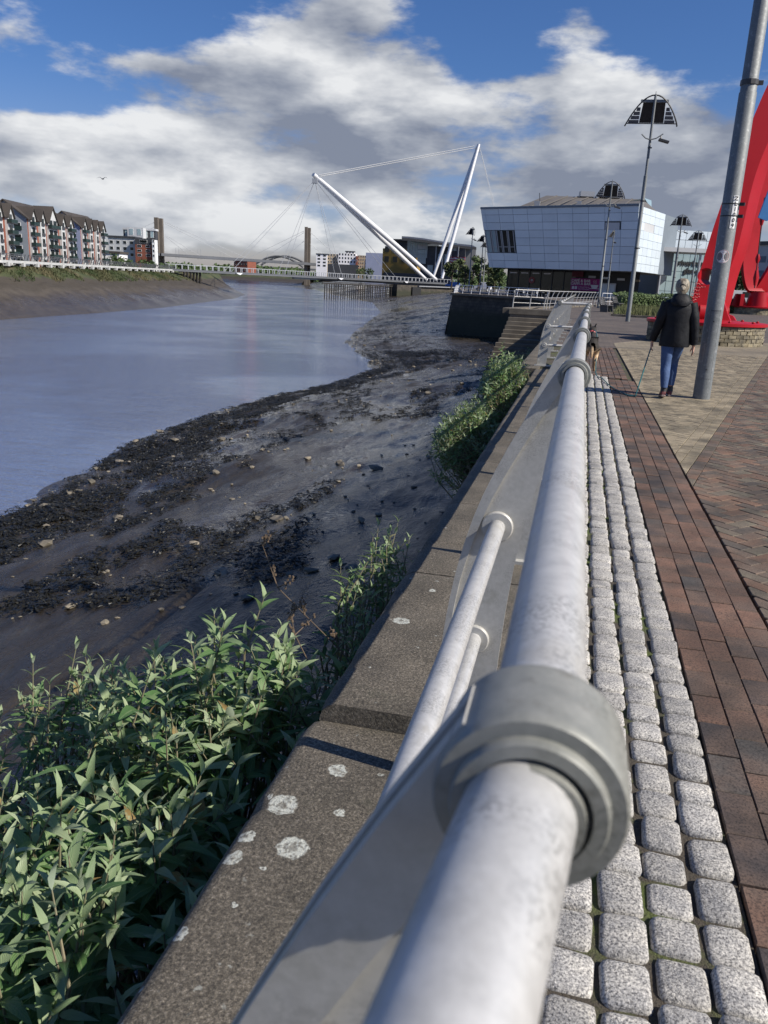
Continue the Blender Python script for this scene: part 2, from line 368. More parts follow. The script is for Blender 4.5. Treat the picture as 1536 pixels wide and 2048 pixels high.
setin(t, b, 'Base Color', c_); b.inputs['Roughness'].default_value = .85; bump(t, b, bt.outputs['Fac'], -.6, .05); MT['quay'] = m
# mud
m, t, b = newmat('wet_mud'); P_ = wpos(t); PS = wpos(t, (1.0, .45, 1.0))
big = nz(t, PS, .16, 6, .6)
c_ = ramp(t, nz(t, PS, .9, 7, .6), [(.3, (.021, .016, .010)), (.55, (.033, .026, .017)), (.75, (.054, .043, .029))])
setin(t, b, 'Base Color', c_)
wet = ramp(t, mth(t, 'ADD', mth(t, 'MULTIPLY', big, .7), mth(t, 'MULTIPLY', nz(t, PS, 1.2, 5), .35)), [(.42, (.55, .55, .55)), (.50, (.30, .30, .30)), (.56, (.10, .10, .10))])
wa = node(t, 'ShaderNodeAttribute', attribute_name='wet').outputs['Fac']
setin(t, b, 'Roughness', mth(t, 'SUBTRACT', wet, mth(t, 'MULTIPLY', wa, .45), clamp=True)); b.inputs['Specular IOR Level'].default_value = .5
hh = mth(t, 'ADD', nz(t, wpos(t, (1.0, .35, 1.0)), 1.6, 8, .62, .6), mth(t, 'MULTIPLY', nz(t, P_, 9, 5), .25))
hh = mth(t, 'MULTIPLY', hh, mth(t, 'SUBTRACT', 1.0, mth(t, 'MULTIPLY', wa, .75)))
bump(t, b, hh, .7, .22); MT['mud'] = m
# water
m, t, b = newmat('river_water'); P_ = wpos(t)
b.inputs['Base Color'].default_value = (.50, .58, .73, 1); b.inputs['Metallic'].default_value = .80; b.inputs['Roughness'].default_value = .06; b.inputs['IOR'].default_value = 1.6
w1 = nz(t, wpos(t, (.40, 1.1, 1.0)), .95, 5, .68, .5); w2 = nz(t, wpos(t, (.55, 1.2, 1)), 4.5, 4, .65); w3 = nz(t, P_, .05, 4, .5)
amp = mth(t, 'ADD', .35, mth(t, 'MULTIPLY', sstep(t, w3, .40, .60), .9))
hh = mth(t, 'MULTIPLY', mth(t, 'ADD', mth(t, 'MULTIPLY', w1, .95), mth(t, 'MULTIPLY', w2, .40)), amp)
bump(t, b, hh, .75, .50); MT['water'] = m

# ------------------------------------------------------------------ setting: land, water
water = MB().add([(-7000, -400, -7), (3000, -400, -7), (3000, 9000, -7), (-7000, 9000, -7)], [(0, 1, 2, 3)]).build('river_water', MT['water']); struct(water)
BX, BY = atd(905, 566, 415).xy                      # where the footbridge lands on the right bank
EDGE = [(-.06, -60), (-.06, 15.1), (-.66, 15.1), (-.68, 43), (-1.6, 45.5), (-1.6, 52.8), (-4.5, 52.8), (-4.5, 54.2), (1.2, 82.3), (-6.26, 116.5), (-19.9, 127.6),
        (-22.5, 150), (-27, 190), (-38, 260), (-50, 330), (BX+4, BY-6), (BX, BY+6), (-95, 480), (-130, 560), (-250, 860), (-420, 1100)]
land = [(x, y, -.03) for x, y in EDGE] + [(-900, 1500, -.03), (-2500, 7000, -.03), (6000, 7000, -.03), (6000, -600, -.03), (-.09, -600, -.03)]
MT['ground'] = pm('ground_far', (.085, .078, .068), (.065, .062, .05), .2, .9)
ground = MB().add(land, [tuple(range(len(land)))]).build('ground', MT['ground']); struct(ground)
# promenade: bedding under the pavers, then far paving sheets
prom = MB().add([(-.065, -6, -.026), (14, -6, -.026), (14, 22.3, -.026), (-.66, 22.3, -.026), (-.66, 15.12, -.026), (-.065, 15.12, -.026)], [(0, 1, 2, 3, 4, 5)]).build('promenade', MT['joint']); struct(prom)
sb_ = MB().add([(-.06, -1, -.014), (.536, -1, -.014), (.536, 14.2, -.014), (-.06, 15.05, -.014)], [(0, 1, 2, 3)]).build('sett_bedding', MT['joint'], prom)
D1 = Vector((4.826, 20.183)).normalized(); N1 = Vector((D1.y, -D1.x)); P0 = Vector((.987, 7.785))
def onL(s_off, y): # point on the line offset s_off to the right of the beige border, at given y
    base = P0 + N1*s_off; k = (y-base.y)/D1.y; return base + D1*k
fb = MB().add([(-.66, 22, -.004), (14, 22, -.004), (40, 22, -.004), (60, 140, -.004), (1.3, 116, -.004), (1.2, 82.3, -.004), (-4.4, 54.2, -.004), (-4.4, 52.9, -.004), (-1.5, 52.9, -.004), (-.66, 43, -.004)], [tuple(range(10))]).build('plaza_paving', MT['far_brown']); struct(fb)
a_, b_ = onL(0, 22), onL(.2, 22); c__, d__ = onL(.2, 29), onL(0, 29)
fbg = MB().add([(.95, 22, 0.001), (b_.x, 22, .001), (c__.x, 29, .001), (4.2, 30.5, .001), (2.4, 27.5, .001), (1.5, 25.5, .001), (.95, 24.2, .001)], [tuple(range(7))]).build('beige_paving', MT['far_beige']); struct(fbg)

def clip(poly, hp):
    out = []
    for i, p in enumerate(poly):
        q = poly[(i+1) % len(poly)]; a = hp[0]*p[0]+hp[1]*p[1]-hp[2]; b2 = hp[0]*q[0]+hp[1]*q[1]-hp[2]
        if a >= 0: out.append(p)
        if a*b2 < 0:
            k = a/(a-b2); out.append((p[0]+(q[0]-p[0])*k, p[1]+(q[1]-p[1])*k))
    return out
def paver_geo(poly, top=0.0, ch=.004, dep=.05):
    n = len(poly); cx = sum(p[0] for p in poly)/n; cy = sum(p[1] for p in poly)/n
    ins = []
    for x, y in poly:
        d = sqrt((x-cx)**2+(y-cy)**2) or 1; ins.append((x-(x-cx)/d*ch*1.3, y-(y-cy)/d*ch*1.3))
    V_ = [(x, y, top-dep) for x, y in poly] + [(x, y, top-ch) for x, y in poly] + [(x, y, top) for x, y in ins]
    F_ = [(i, (i+1) % n, n+(i+1) % n, n+i) for i in range(n)] + [(n+i, n+(i+1) % n, 2*n+(i+1) % n, 2*n+i) for i in range(n)] + [tuple(range(2*n, 3*n))]
    return V_, F_
_bm = {}
def unit_brick(mat):
    if mat not in _bm:
        v, f = paver_geo([(-.0985, -.0488), (.0985, -.0488), (.0985, .0488), (-.0985, .0488)])
        _bm[mat] = mkmesh('brick', v, f, MT[mat])
    return _bm[mat]
def lay(bricks, mat, limit, jointname='brick', zj=.002):
    """bricks: (cx, cy, angle, polygon after clipping, whole?) ; the nearest ones become parts, the rest one mesh"""
    bricks.sort(key=lambda q: q[0]**2+q[1]**2 if q[1] > .9 else 900+q[1]**2)
    for i, (cx, cy, an, poly, whole) in enumerate(bricks[:limit]):
        z = random.uniform(-zj, zj)
        if whole:
            o = mkobj('brick', unit_brick(mat), prom, (cx, cy, z)); o.rotation_euler = (random.uniform(-.008, .008), random.uniform(-.008, .008), an); o.scale.y = 1.035 if jointname == 'row' else 1.0
        else:
            v, f = paver_geo([(x-cx, y-cy) for x, y in poly]); mkobj('brick', mkmesh('brick', v, f, MT[mat]), prom, (cx, cy, z))
    V_, F_, R_ = [], [], []
    for cx, cy, an, poly, whole in bricks[limit:]:
        v, f = paver_geo(poly, random.uniform(-zj, zj)); n = len(V_); V_ += v; F_ += [tuple(i+n for i in q) for q in f]; R_ += [random.random()]*len(v)
    if V_:
        me = mkmesh('brick_field', V_, F_, MT[mat], fix=False); at = me.attributes.new('rnd', 'FLOAT', 'POINT'); at.data.foreach_set('value', R_)
        stuff(mkobj('brick_field', me, prom))
def inside(poly, hps): return all(h[0]*x+h[1]*y-h[2] >= -1e-6 for x, y in poly for h in hps)
def herring(hps, ang, xr, yr, g=.0025):
    out = []; w = .1; ca, sa = cos(ang), sin(ang); ox, oy = (xr[0]+xr[1])/2, (yr[0]+yr[1])/2
    R_ = int(max(xr[1]-xr[0], yr[1]-yr[0])/w*.75)+4
    for c in range(-R_, R_):
        for r in range(-R_, R_):
            mm = (c-r) % 4
            if mm == 0: ctr = ((c+1)*w, (r+.5)*w); a2 = 0
            elif mm == 2: ctr = ((c+.5)*w, r*w); a2 = pi/2
            else: continue
            x = ox + ctr[0]*ca - ctr[1]*sa; y = oy + ctr[0]*sa + ctr[1]*ca
            if not (xr[0]-.2 < x < xr[1]+.2 and yr[0]-.2 < y < yr[1]+.2): continue
            an = ang + a2; cx_, sx_ = cos(an), sin(an)
            poly = [(x+px*cx_-py*sx_, y+px*sx_+py*cx_) for px, py in ((-.1+g, -.05+g), (.1-g, -.05+g), (.1-g, .05-g), (-.1+g, .05-g))]
            if inside(poly, hps): out.append((x, y, an, poly, True)); continue
            for h in hps:
                poly = clip(poly, h)
                if len(poly) < 3: break
            if len(poly) >= 3:
                xs = [p[0] for p in poly]; ys = [p[1] for p in poly]
                if (max(xs)-min(xs))*(max(ys)-min(ys)) > .0006:
                    out.append((sum(xs)/len(xs), sum(ys)/len(ys), 0, poly, False))
    return out
s_of = lambda off: (N1.x, N1.y, N1.dot(P0)+off)
neg = lambda h: (-h[0], -h[1], -h[2])
XB0, XB1 = .54, .965
# four lengthwise rows of brown brick beside the setts
rows = []
for k in range(4):
    x = XB0 + .051 + k*.1035; y = -.7 + (k % 2)*.1 + random.uniform(0, .05)
    while y < 14.0:
        rows.append((x + random.uniform(-.0015, .0015), y, pi/2, [(x-.0505, y-.0985), (x+.0505, y-.0985), (x+.0505, y+.0985), (x-.0505, y+.0985)], True)); y += .2035
lay(rows, 'brown_paver', 300, 'row')
HB = [(1, 0, XB1+.002), s_of(.305), (0, -1, -22.3), (-1, 0, -7.0), (0, 1, -1.5)]
lay(herring(HB, radians(45), (.9, 7.0), (-1.5, 22.3)), 'plum_paver', 300)
HG = [(1, 0, XB1+.002), neg(s_of(-.003)), (0, -1, -22.3)]
lay(herring(HG, radians(45), (.9, 5.0), (7, 22.3)), 'beige_paver', 220)
# border courses along the edge of the beige area
bord, bord2 = [], []
for off, lst in ((.05, bord), (.15, bord), (.253, bord2)):
    k = -2.5
    while k < 15.2:
        c = P0 + N1*off + D1*(k + (.1 if off > .1 else 0)); an = atan2(D1.y, D1.x); cx_, sx_ = cos(an), sin(an)
        poly = [(c.x+px*cx_-py*sx_, c.y+px*sx_+py*cx_) for px, py in ((-.0975, -.0475), (.0975, -.0475), (.0975, .0475), (-.0975, .0475))]
        whole = inside(poly, [(1, 0, XB1)])
        if not whole: poly = clip(poly, (1, 0, XB1+.003))
        if len(poly) > 2: lst.append((c.x, c.y, an, poly, True) if whole else (sum(p[0] for p in poly)/len(poly), sum(p[1] for p in poly)/len(poly), 0, poly, False))
        k += .2025
lay(bord, 'beige_paver', 90); lay(bord2, 'plum_paver', 40)
# bricks past the jog of the railing
rows = []
for k in range(9):
    x = -.02 + k*.1045; y = 14.35 + (k % 2)*.1 + (.0 if k > 5 else .75 - k*.12)
    while y < 22.2:
        rows.append((x, y, pi/2, [(x-.048, y-.0975), (x+.048, y-.0975), (x+.048, y+.0975), (x-.048, y+.0975)], True)); y += .2025
lay(rows, 'brown_paver', 60)
# granite setts
def sett_mesh():
    pts = []; hx, hy = .053+random.uniform(-.003, .003), .058+random.uniform(-.003, .003); c = .018
    for sx_, sy_ in ((1, -1), (1, 1), (-1, 1), (-1, -1)):
        a = [(hx, -hy+c), (hx-c*.3, -hy+c*.3), (hx-c, -hy)]
        b2 = [(sx_*abs(x), sy_*abs(y)) for x, y in a]
        if sx_*sy_ > 0: b2 = b2[::-1]
        pts += b2[::-1] if False else b2
    pts.sort(key=lambda p: atan2(p[1]/hy, p[0]/hx))
    pts = [(x*(1+random.uniform(-.04, .04)), y*(1+random.uniform(-.035, .035))) for x, y in pts]
    n = len(pts); V_, F_ = [], []
    for k, zz in ((1.0, -.07), (1.0, -.022), (.94, -.007), (.76, .0)):
        V_ += [(x*k, y*k, zz+(random.uniform(-.002, .002) if zz > -.05 else 0)) for x, y in pts]
    for j in range(3): F_ += [(j*n+i, j*n+(i+1) % n, (j+1)*n+(i+1) % n, (j+1)*n+i) for i in range(n)]
    F_.append(tuple(range(3*n, 4*n)))
    return mkmesh('sett', V_, F_, MT['granite'], True)
SM = [sett_mesh() for _ in range(14)]
setts = []
for k in range(5):
    x = .004 + k*.1185; y = -.6 + random.uniform(0, .1); yend = 15.1 - k*.2
    if k == 0: x -= .003
    while y < yend:
        L = random.choice((.92, 1.0, 1.08, 1.16, 1.0, 1.28)); hy = .058*L
        setts.append((x+random.uniform(-.004, .004), y+hy, L)); y += 2*hy + random.uniform(.008, .015)
setts.sort(key=lambda q: q[0]**2+q[1]**2 if q[1] > .9 else 900)
for x, y, L in setts[:300]:
    o = mkobj('sett', random.choice(SM), prom, (x, y, .005+random.uniform(-.008, .006))); o.scale = (1+random.uniform(-.03, .03), L, 1)
    o.rotation_euler = (random.uniform(-.055, .055), random.uniform(-.045, .045), random.uniform(-.04, .04) + random.choice((0, pi)))
V_, F_ = [], []
for x, y, L in setts[300:]:
    me = random.choice(SM); n = len(V_); zz = .005+random.uniform(-.008, .006); tx_ = random.uniform(-.06, .06)
    V_ += [(p.co.x+x, p.co.y*L+y, p.co.z+zz+p.co.y*tx_) for p in me.vertices]; F_ += [tuple(i+n for i in p.vertices) for p in me.polygons]
stuff(mkobj('sett_field', mkmesh('sett_field', V_, F_, MT['granite'], True, fix=False), prom))

# ------------------------------------------------------------------ river wall with coping stones
rw = thing('river_wall', 'low concrete river wall with rounded coping running under the promenade railing', 'wall', (-.45, 5, -7))
MB().box((-.41, 4.9, -4.08), (.64, 22.0, 7.5)).box((-.80, 29.5, -4.05), (.64, 27.2, 7.5)).build('wall_body', MT['quay'], rw)
prof = lambda xo, z, xi: [(xo+.0, z-.26), (xo, z-.06), (xo+.01, z-.032), (xo+.028, z-.011), (xo+.055, z), (xi, z), (xi, z-.26)]
def coping(y0, y1, pf):
    n_ = 26; m_ = len(pf); V1 = []; off = rng.random()*50
    for i in range(n_+1):
        y = y0+(y1-y0)*i/n_; e = .006 if i in (0, n_) else 0
        for j, (px_, pz_) in enumerate(pf):
            c = float(fbm(np.array([y*9+off]), np.array([j*3.1]), 4)[0]) if 0 < j < 5 else 0; ch = max(0, float(fbm(np.array([y*3.5+off]), np.array([7.7]), 4)[0])-.22)*.10 if j in (2, 3, 4) else 0
            V1.append((px_+c*.006+ch*.7+(e if j < 5 else 0), y, pz_+c*.004-ch*.5-e))
    F1 = [(i*m_+j, i*m_+(j+1) % m_, (i+1)*m_+(j+1) % m_, (i+1)*m_+j) for i in range(n_) for j in range(m_)] + [tuple(range(m_))[::-1], tuple(range(n_*m_, (n_+1)*m_))]
    o = MB().add(V1, F1).build('coping_stone', MT['coping'], rw, True); return o
ys = [-3.6, -2.2, -.85, .95, 2.40, 3.80, 5.22, 6.63, 8.05, 9.45, 10.9, 12.3, 13.7, 15.1]
for i in range(len(ys)-1):
    z = (-.069 if ys[i+1] < 2.5 else 0) + random.uniform(-.003, .003)
    coping(ys[i]+.004, ys[i+1]-.004, prof(-.80 if ys[i+1] < 2.5 else -.757, z, -.068))
y = 15.1
while y < 43:
    MB().prism(prof(-1.08, 0, -.67), (0, 0, 0), (1, 0, 0), (0, 0, 1), (0, 1, 0), y+.004, y+1.4).build('coping_stone', MT['coping'], rw, bevel=.005, seg=1); y += 1.405

# ------------------------------------------------------------------ railing
KS = .79
RZ = 1.207
rz_at = lambda y: RZ - max(0, y-2)*.0027
OUT = [(-.040, .038), (-.073, -.007), (-.102, -.062), (-.132, -.127), (-.174, -.213), (-.225, -.325), (-.282, -.463), (-.322, -.62), (-.353, -.78), (-.378, -1.03), (-.390, -1.3), (-.392, -1.615)]
INN = [(.004, -.045), (-.03, -.18), (-.07, -.32), (-.105, -.47), (-.13, -.62), (-.148, -.78), (-.163, -1.03), (-.172, -1.3), (-.176, -1.615)]
OUT = [(x*KS, z*KS) for x, z in OUT]; INN = [(x*KS, z*KS) for x, z in INN]
def interp(pl, z):
    for (xa, za), (xb, zb) in zip(pl, pl[1:]):
        if za >= z >= zb: return xa + (xb-xa)*(za-z)/(za-zb)
    return pl[-1][0]
def dens(pl, zend):
    out = []; zs = np.linspace(pl[0][1], zend, 22)
    X = np.interp(-zs, [-p[1] for p in pl], [p[0] for p in pl])
    for _ in range(2): X[1:-1] = (X[:-2]+2*X[1:-1]+X[2:])/4
    return list(zip(X, zs))
def railing_post(root, x, y, zr, zbase, yaw=0.0, proto={}):
    key = round(zbase-zr, 2)
    if key not in proto:
        o_, i_ = dens(OUT, key), dens(INN, key)
        web = MB().prism(o_ + i_[::-1], (0, 0, 0), (1, 0, 0), (0, 0, 1), (0, -1, 0), -.006, .006)
        mw = mkmesh('post', web.v, web.f, MT['post_paint'])
        n = len(o_); ins = []
        for k, (px, pz) in enumerate(o_):
            a = o_[max(k-1, 0)]; b2 = o_[min(k+1, n-1)]; tx, tz = b2[0]-a[0], b2[1]-a[1]; L = sqrt(tx*tx+tz*tz); w = (.052-.030*min(1, k/10))*KS
            ins.append((px - tz/L*w, pz + tx/L*w))
        rim = MB()
        for k in range(n-1):
            rim.prism([o_[k], o_[k+1], ins[k+1], ins[k]], (0, 0, 0), (1, 0, 0), (0, 0, 1), (0, -1, 0), -.018, .018)
        mr = mkmesh('rim', rim.v, rim.f, MT['post_paint'], True)
        bm = bmesh.new(); bm.from_mesh(mr); bmesh.ops.remove_doubles(bm, verts=bm.verts, dist=.0004)
        bmesh.ops.delete(bm, geom=[f for f in bm.faces if all(len(e.link_faces) > 2 for e in f.edges) and False], context='FACES')
        bm.to_mesh(mr); bm.free(); mr.set_sharp_from_angle(angle=radians(40))
        pr = [(.0315, -.046), (.0325, -.030), (.0350, -.030), (.0355, -.041), (.0432, -.041), (.0447, -.038), (.0450, -.034), (.0535, -.034), (.0553, -.031), (.0557, -.026), (.0557, .026), (.0553, .031), (.0535, .034), (.045, .034), (.0447, .038), (.0432, .041), (.0355, .041), (.0320, .041)]
        pr = [(r*KS*.965, h*KS) for r, h in pr]
        c = MB().lathe(pr, (0, 0, 0), 48, (0, 1, 0)); mc = mkmesh('collar', c.v, c.f, MT['collar_metal'], True); mc.set_sharp_from_angle(angle=radians(35))
        f_ = MB().lathe([(r*KS, h*KS) for r, h in [(.030, -.022), (.052, -.022), (.056, -.018), (.056, -.008), (.03, -.006), (.03, .006), (.056, .008), (.056, .018), (.052, .022), (.030, .022)]], (0, 0, 0), 32, (0, 1, 0))
        mf = mkmesh('flange', f_.v, f_.f, MT['post_paint'], True); mf.set_sharp_from_angle(angle=radians(35))
        bp = MB().box((-.19, 0, key+.009), (.34, .10, .018)); mbp = mkmesh('base_plate', bp.v, bp.f, MT['post_paint'])
        bb = MB().lathe([(.010, key+.015), (.010, key+.028), (.005, key+.031)], (0, 0, 0), 6)
        proto[key] = (mw, mr, mc, mf, mbp, mkmesh('bolt', bb.v, bb.f, MT['grey_steel']))
    mw, mr, mc, mf, mbp, mbb = proto[key]
    p = mkobj('post', mw, root, Vector((x, y, zr)) - wloc(root)); p.rotation_euler = (0, 0, yaw)
    mkobj('rim', mr, p); mkobj('collar', mc, p); mkobj('base_plate', mbp, p)
    for bx_, by_ in ((-.33, -.035), (-.33, .035), (-.05, -.035), (-.05, .035)): mkobj('bolt', mbb, p, (bx_, by_, 0))
    for fx, fz in FXZ: mkobj('flange', mf, p, (fx, 0, fz))
    return p
FXZ = ((-.208*KS, -.545*KS), (-.258*KS, -.985*KS)); NM = ('middle_rail', 'lower_rail')
rail = thing('promenade_railing', 'silver tubular railing on bowed pale steel blade posts along the granite setts', 'railing', (-.2, .3, 0))
PY = [.328, 2.16, 4.13, 6.12, 8.05, 9.98, 11.9, 13.8]; PX = [0, -.003, .009, .021, .035, .05, .07, .09]
CORNER = (.13, 15.75)
for x, y in zip(PX, PY): railing_post(rail, x, y, rz_at(y), -.069 if y < 2.3 else 0)
PTS = [(-.13, -.85)] + list(zip(PX, PY))
TR = .0243
for (xa, ya), (xb, yb) in zip(PTS, PTS[1:]):
    MB().tube([(xa, ya, rz_at(ya)), (xb, yb, rz_at(yb))], TR, 32).build('top_rail', MT['rail_metal'], rail, True)
    for (fx, fz), nm in zip(FXZ, NM): MB().tube([(xa+fx, ya, rz_at(ya)+fz), (xb+fx, yb, rz_at(yb)+fz)], .0225, 20).build(nm, MT['rail_metal'], rail, True)
xa, ya = PX[-1], PY[-1]; ZC = rz_at(15.7)
MB().tube([(xa, ya, rz_at(ya)), (CORNER[0], CORNER[1]-.1, ZC), (CORNER[0]-.005, CORNER[1]-.03, ZC), (CORNER[0]-.04, CORNER[1], ZC), (CORNER[0]-.1, CORNER[1], ZC), (-.43, 15.65, ZC)], TR, 20).build('top_rail', MT['rail_metal'], rail, True)
for (fx, fz), nm in zip(FXZ, NM):
    MB().tube([(xa+fx, ya, rz_at(ya)+fz), (CORNER[0]+fx, CORNER[1]-.08, ZC+fz), (CORNER[0]+fx-.05, CORNER[1], ZC+fz), (-.43+fx, 15.65, ZC+fz)], .0225, 14).build(nm, MT['rail_metal'], rail, True)
rail2 = thing('promenade_railing', 'silver railing with closely spaced bowed posts, stepped out towards the river beside the stone stairs', 'railing', (-.7, 15.65, 0))
ry = [15.65 + i*1.95 for i in range(14)]
for y in ry: railing_post(rail2, -.43, y, ZC, 0)
for ya, yb in zip(ry, ry[1:]):
    MB().tube([(-.43, ya, ZC), (-.43, yb, ZC)], TR, 14).build('top_rail', MT['rail_metal'], rail2, True)
    for (fx, fz), nm in zip(FXZ, NM): MB().tube([(-.43+fx, ya, ZC+fz), (-.43+fx, yb, ZC+fz)], .0225, 10).build(nm, MT['rail_metal'], rail2, True)
# ------------------------------------------------------------------ mud foreshore on our side
SH = [(-15.5, -30), (-17.5, 5)] + [tuple(onz(x, y, -7).xy) for x, y in [(0, 1020), (180, 945), (270, 885), (400, 832), (640, 772), (745, 742), (735, 722), (690, 687), (720, 655), (762, 625), (745, 605), (675, 592), (632, 580), (540, 567)]]
WL = [(-.68, -30, -3.0), (-.7, 15, -3.0), (-1.0, 43, -3.4), (-4.6, 46.2, -3.6), (-4.6, 53, -4.0), (-2.5, 62, -4.5), (0, 82, -4.7), (-6.2, 116, -5.6), (-19.8, 127.6, -6.1), (-22.5, 150, -4.8), (-27, 190, -3.6), (-38, 260, -3.0), (-50, 330, -2.4), (BX+2, BY-6, -2.0), (BX-1, BY+6, -1.6), (-97, 480, -1.0), (-132, 560, -.6), (-252, 860, -.4)]
sy = [p[1] for p in SH]
def shore(Y): return np.interp(Y, sy, [p[0] for p in SH])
def wallx(Y): return np.interp(Y, [p[1] for p in WL], [p[0] for p in WL]), np.interp(Y, [p[1] for p in WL], [p[2] for p in WL])
def mudz(X, Y):
    X = np.asarray(X, float); Y = np.asarray(Y, float)
    s = shore(Y); wx, wz = wallx(Y); t_ = (wx-X)/np.maximum(wx-s, 1)
    base = wz + (-7-wz)*np.where(t_ < 1, np.clip(t_, -.1, 1)**.93, 1+(t_-1)*1.6)
    near = np.clip(1.2-Y/160, .15, 1)
    chan = np.abs(fbm(X*.22+3, Y*.07+.5, 4))
    z = base + near*(fbm(X*.35, Y*.22, 5)*.34 + fbm(X*1.5, Y*.7, 4)*.09 - np.clip(.10-chan, 0, 1)*1.1)
    return z
Yg = np.concatenate([np.linspace(-28, 8, 30), np.linspace(8.2, 60, 230), 60*np.exp(np.linspace(.004, 2.66, 190))])
Tg = np.concatenate([np.linspace(-.05, 1.06, 170), np.linspace(1.08, 1.5, 8)])
YY, TT = np.meshgrid(Yg, Tg, indexing='ij'); s_ = shore(YY); wx_, wz_ = wallx(YY)
XX = wx_ - TT*np.maximum(wx_-s_, 1); ZZ = mudz(XX, YY); ZZ = np.where(TT > 1.02, np.minimum(ZZ, -7.15-(TT-1.02)*2), ZZ)
def gridmesh(name, X, Y, Z, mat):
    a, b2 = X.shape; idx = np.arange(a*b2).reshape(a, b2)
    F_ = np.stack([idx[:-1, :-1], idx[1:, :-1], idx[1:, 1:], idx[:-1, 1:]], -1).reshape(-1, 4)
    me = bpy.data.meshes.new(name); me.from_pydata(np.stack([X, Y, Z], -1).reshape(-1, 3).tolist(), [], F_.tolist()); me.materials.append(mat)
    me.polygons.foreach_set('use_smooth', [True]*len(me.polygons)); me.update(); return mkobj(name, me)
mf_ = struct(gridmesh('mudflat', XX, YY, ZZ, MT['mud']))
wt = np.exp(-((TT-.70-.05*fbm(XX*.05, YY*.05, 2))/.055)**2)*np.clip((YY-18)/6, 0, 1)*np.clip((75-YY)/15, 0, 1)*np.clip(.75+fbm(XX*.4, YY*.2, 4)*2.2, 0, 1)
wt = np.maximum(wt, np.clip((TT-.93)/.05, 0, 1)*.7); wt = np.maximum(wt, np.clip(fbm(XX*.12+5, YY*.05+2, 4)*3.2-.55, 0, 1)*np.clip((TT-.1)*6, 0, 1))
mf_.data.attributes.new('wet', 'FLOAT', 'POINT').data.foreach_set('value', wt.reshape(-1).astype(np.float32))
# bladder wrack: crumpled dark fronds in clumps along the tide line
MT['weed'] = pm('seaweed', (.008, .0075, .005), (.018, .016, .009), 3, .42, bmp=.5, bscale=25, bdist=.02, spec=.45)
MT['stone'] = pm('foreshore_stone', (.11, .098, .075), (.22, .19, .145), 2.5, .75, bmp=.4, bscale=20, rnd=.25)
def scatter(n, yr, fn):
    Y = yr[0]*np.exp(rng.random(n)*math.log(yr[1]/yr[0])); T = rng.random(n)
    return [(y, t_) for y, t_ in zip(Y, T) if rng.random() < fn(y, t_)]
def weedp(y, t_):
    s = float(shore(y)); wx = float(wallx(y)[0]); x = wx-(wx-s)*t_
    band = (1.0 if .80 < t_ < .995 else max(0, 1-abs(t_-.80)/.08) if t_ < .8 else 0) if y < 80 else max(0, 1-abs(t_-.75)/.3)*.8
    f = float(fbm(np.array([x*.30+9]), np.array([y*.13+4]), 4)[0]); f2 = float(fbm(np.array([x*.9]), np.array([y*.45]), 3)[0])
    pat = .75 if (f > .06 and f2 > -.05 and t_ > .12) else 0
    return min(1, band*max(0, .72+f2*1.7) + pat*.38)
V_, F_ = [], []
def ribbon(c, L, w):
    n = len(V_); a = random.uniform(0, 6.283); x, y, z = c; z0 = z
    for i in range(4):
        ww = w*(.5, 1.0, .9, .25)[i]; V_.append((x-sin(a)*ww, y+cos(a)*ww, z+random.uniform(-.01, .02))); V_.append((x+sin(a)*ww, y-cos(a)*ww, z+random.uniform(-.01, .02)))
        a += random.gauss(0, .7); x += cos(a)*L/3; y += sin(a)*L/3; z = z0 + random.uniform(-.015, .022) - .012*i
    F_.extend([(n+2*i, n+2*i+1, n+2*i+3, n+2*i+2) for i in range(3)])
sp = scatter(24000, (13, 95), weedp) + scatter(3000, (75, 200), weedp)
for y, t_ in sp:
    s = float(shore(y)); wx = float(wallx(y)[0]); x = wx-(wx-s)*t_; z = float(mudz(x, y)); k = 1 if y < 60 else 1.6; sz = random.uniform(.14, .36)*k
    for _ in range(random.randint(8, 13)):
        r = abs(random.gauss(0, .6)); a = random.uniform(0, 6.28); ribbon((x+cos(a)*r*sz, y+sin(a)*r*sz*1.2, z+sz*.26*max(0, 1-r*r)+.01), random.uniform(.12, .30)*k, random.uniform(.014, .036)*k)
o = tag(mkobj('seaweed', mkmesh('seaweed', V_, F_, MT['weed'], fix=False)), 'black bladder wrack lying in crumpled heaps along the muddy tide line', 'seaweed'); stuff(o)
# stones
def stone_geo(s, fl=.45):
    bm = bmesh.new(); bmesh.ops.create_icosphere(bm, subdivisions=1, radius=1)
    sx_, sy_ = random.uniform(.7, 1.4), random.uniform(.6, 1.1)
    for v in bm.verts:
        k = random.uniform(.72, 1.15); v.co = Vector((v.co.x*sx_*k, v.co.y*sy_*k, v.co.z*fl*k))*s
    R_ = Matrix.Rotation(random.uniform(0, 6.28), 3, 'Z') @ Matrix.Rotation(random.uniform(-.3, .3), 3, 'X')
    v = [R_ @ q.co for q in bm.verts]; f = [tuple(x.index for x in q.verts) for q in bm.faces]; bm.free(); return v, f
SG = [stone_geo(1.0) for _ in range(16)]
def stonep(y, t_):
    band = max(0, 1-abs(t_-.95)/.09); f = float(fbm(np.array([t_*9+2]), np.array([y*.2+7]), 3)[0])
    return min(1, band*.6 + (.14 if f > .02 else .03))
V_, F_ = [], []
st_ = scatter(5200, (12, 85), stonep) + scatter(900, (70, 180), stonep); big = []
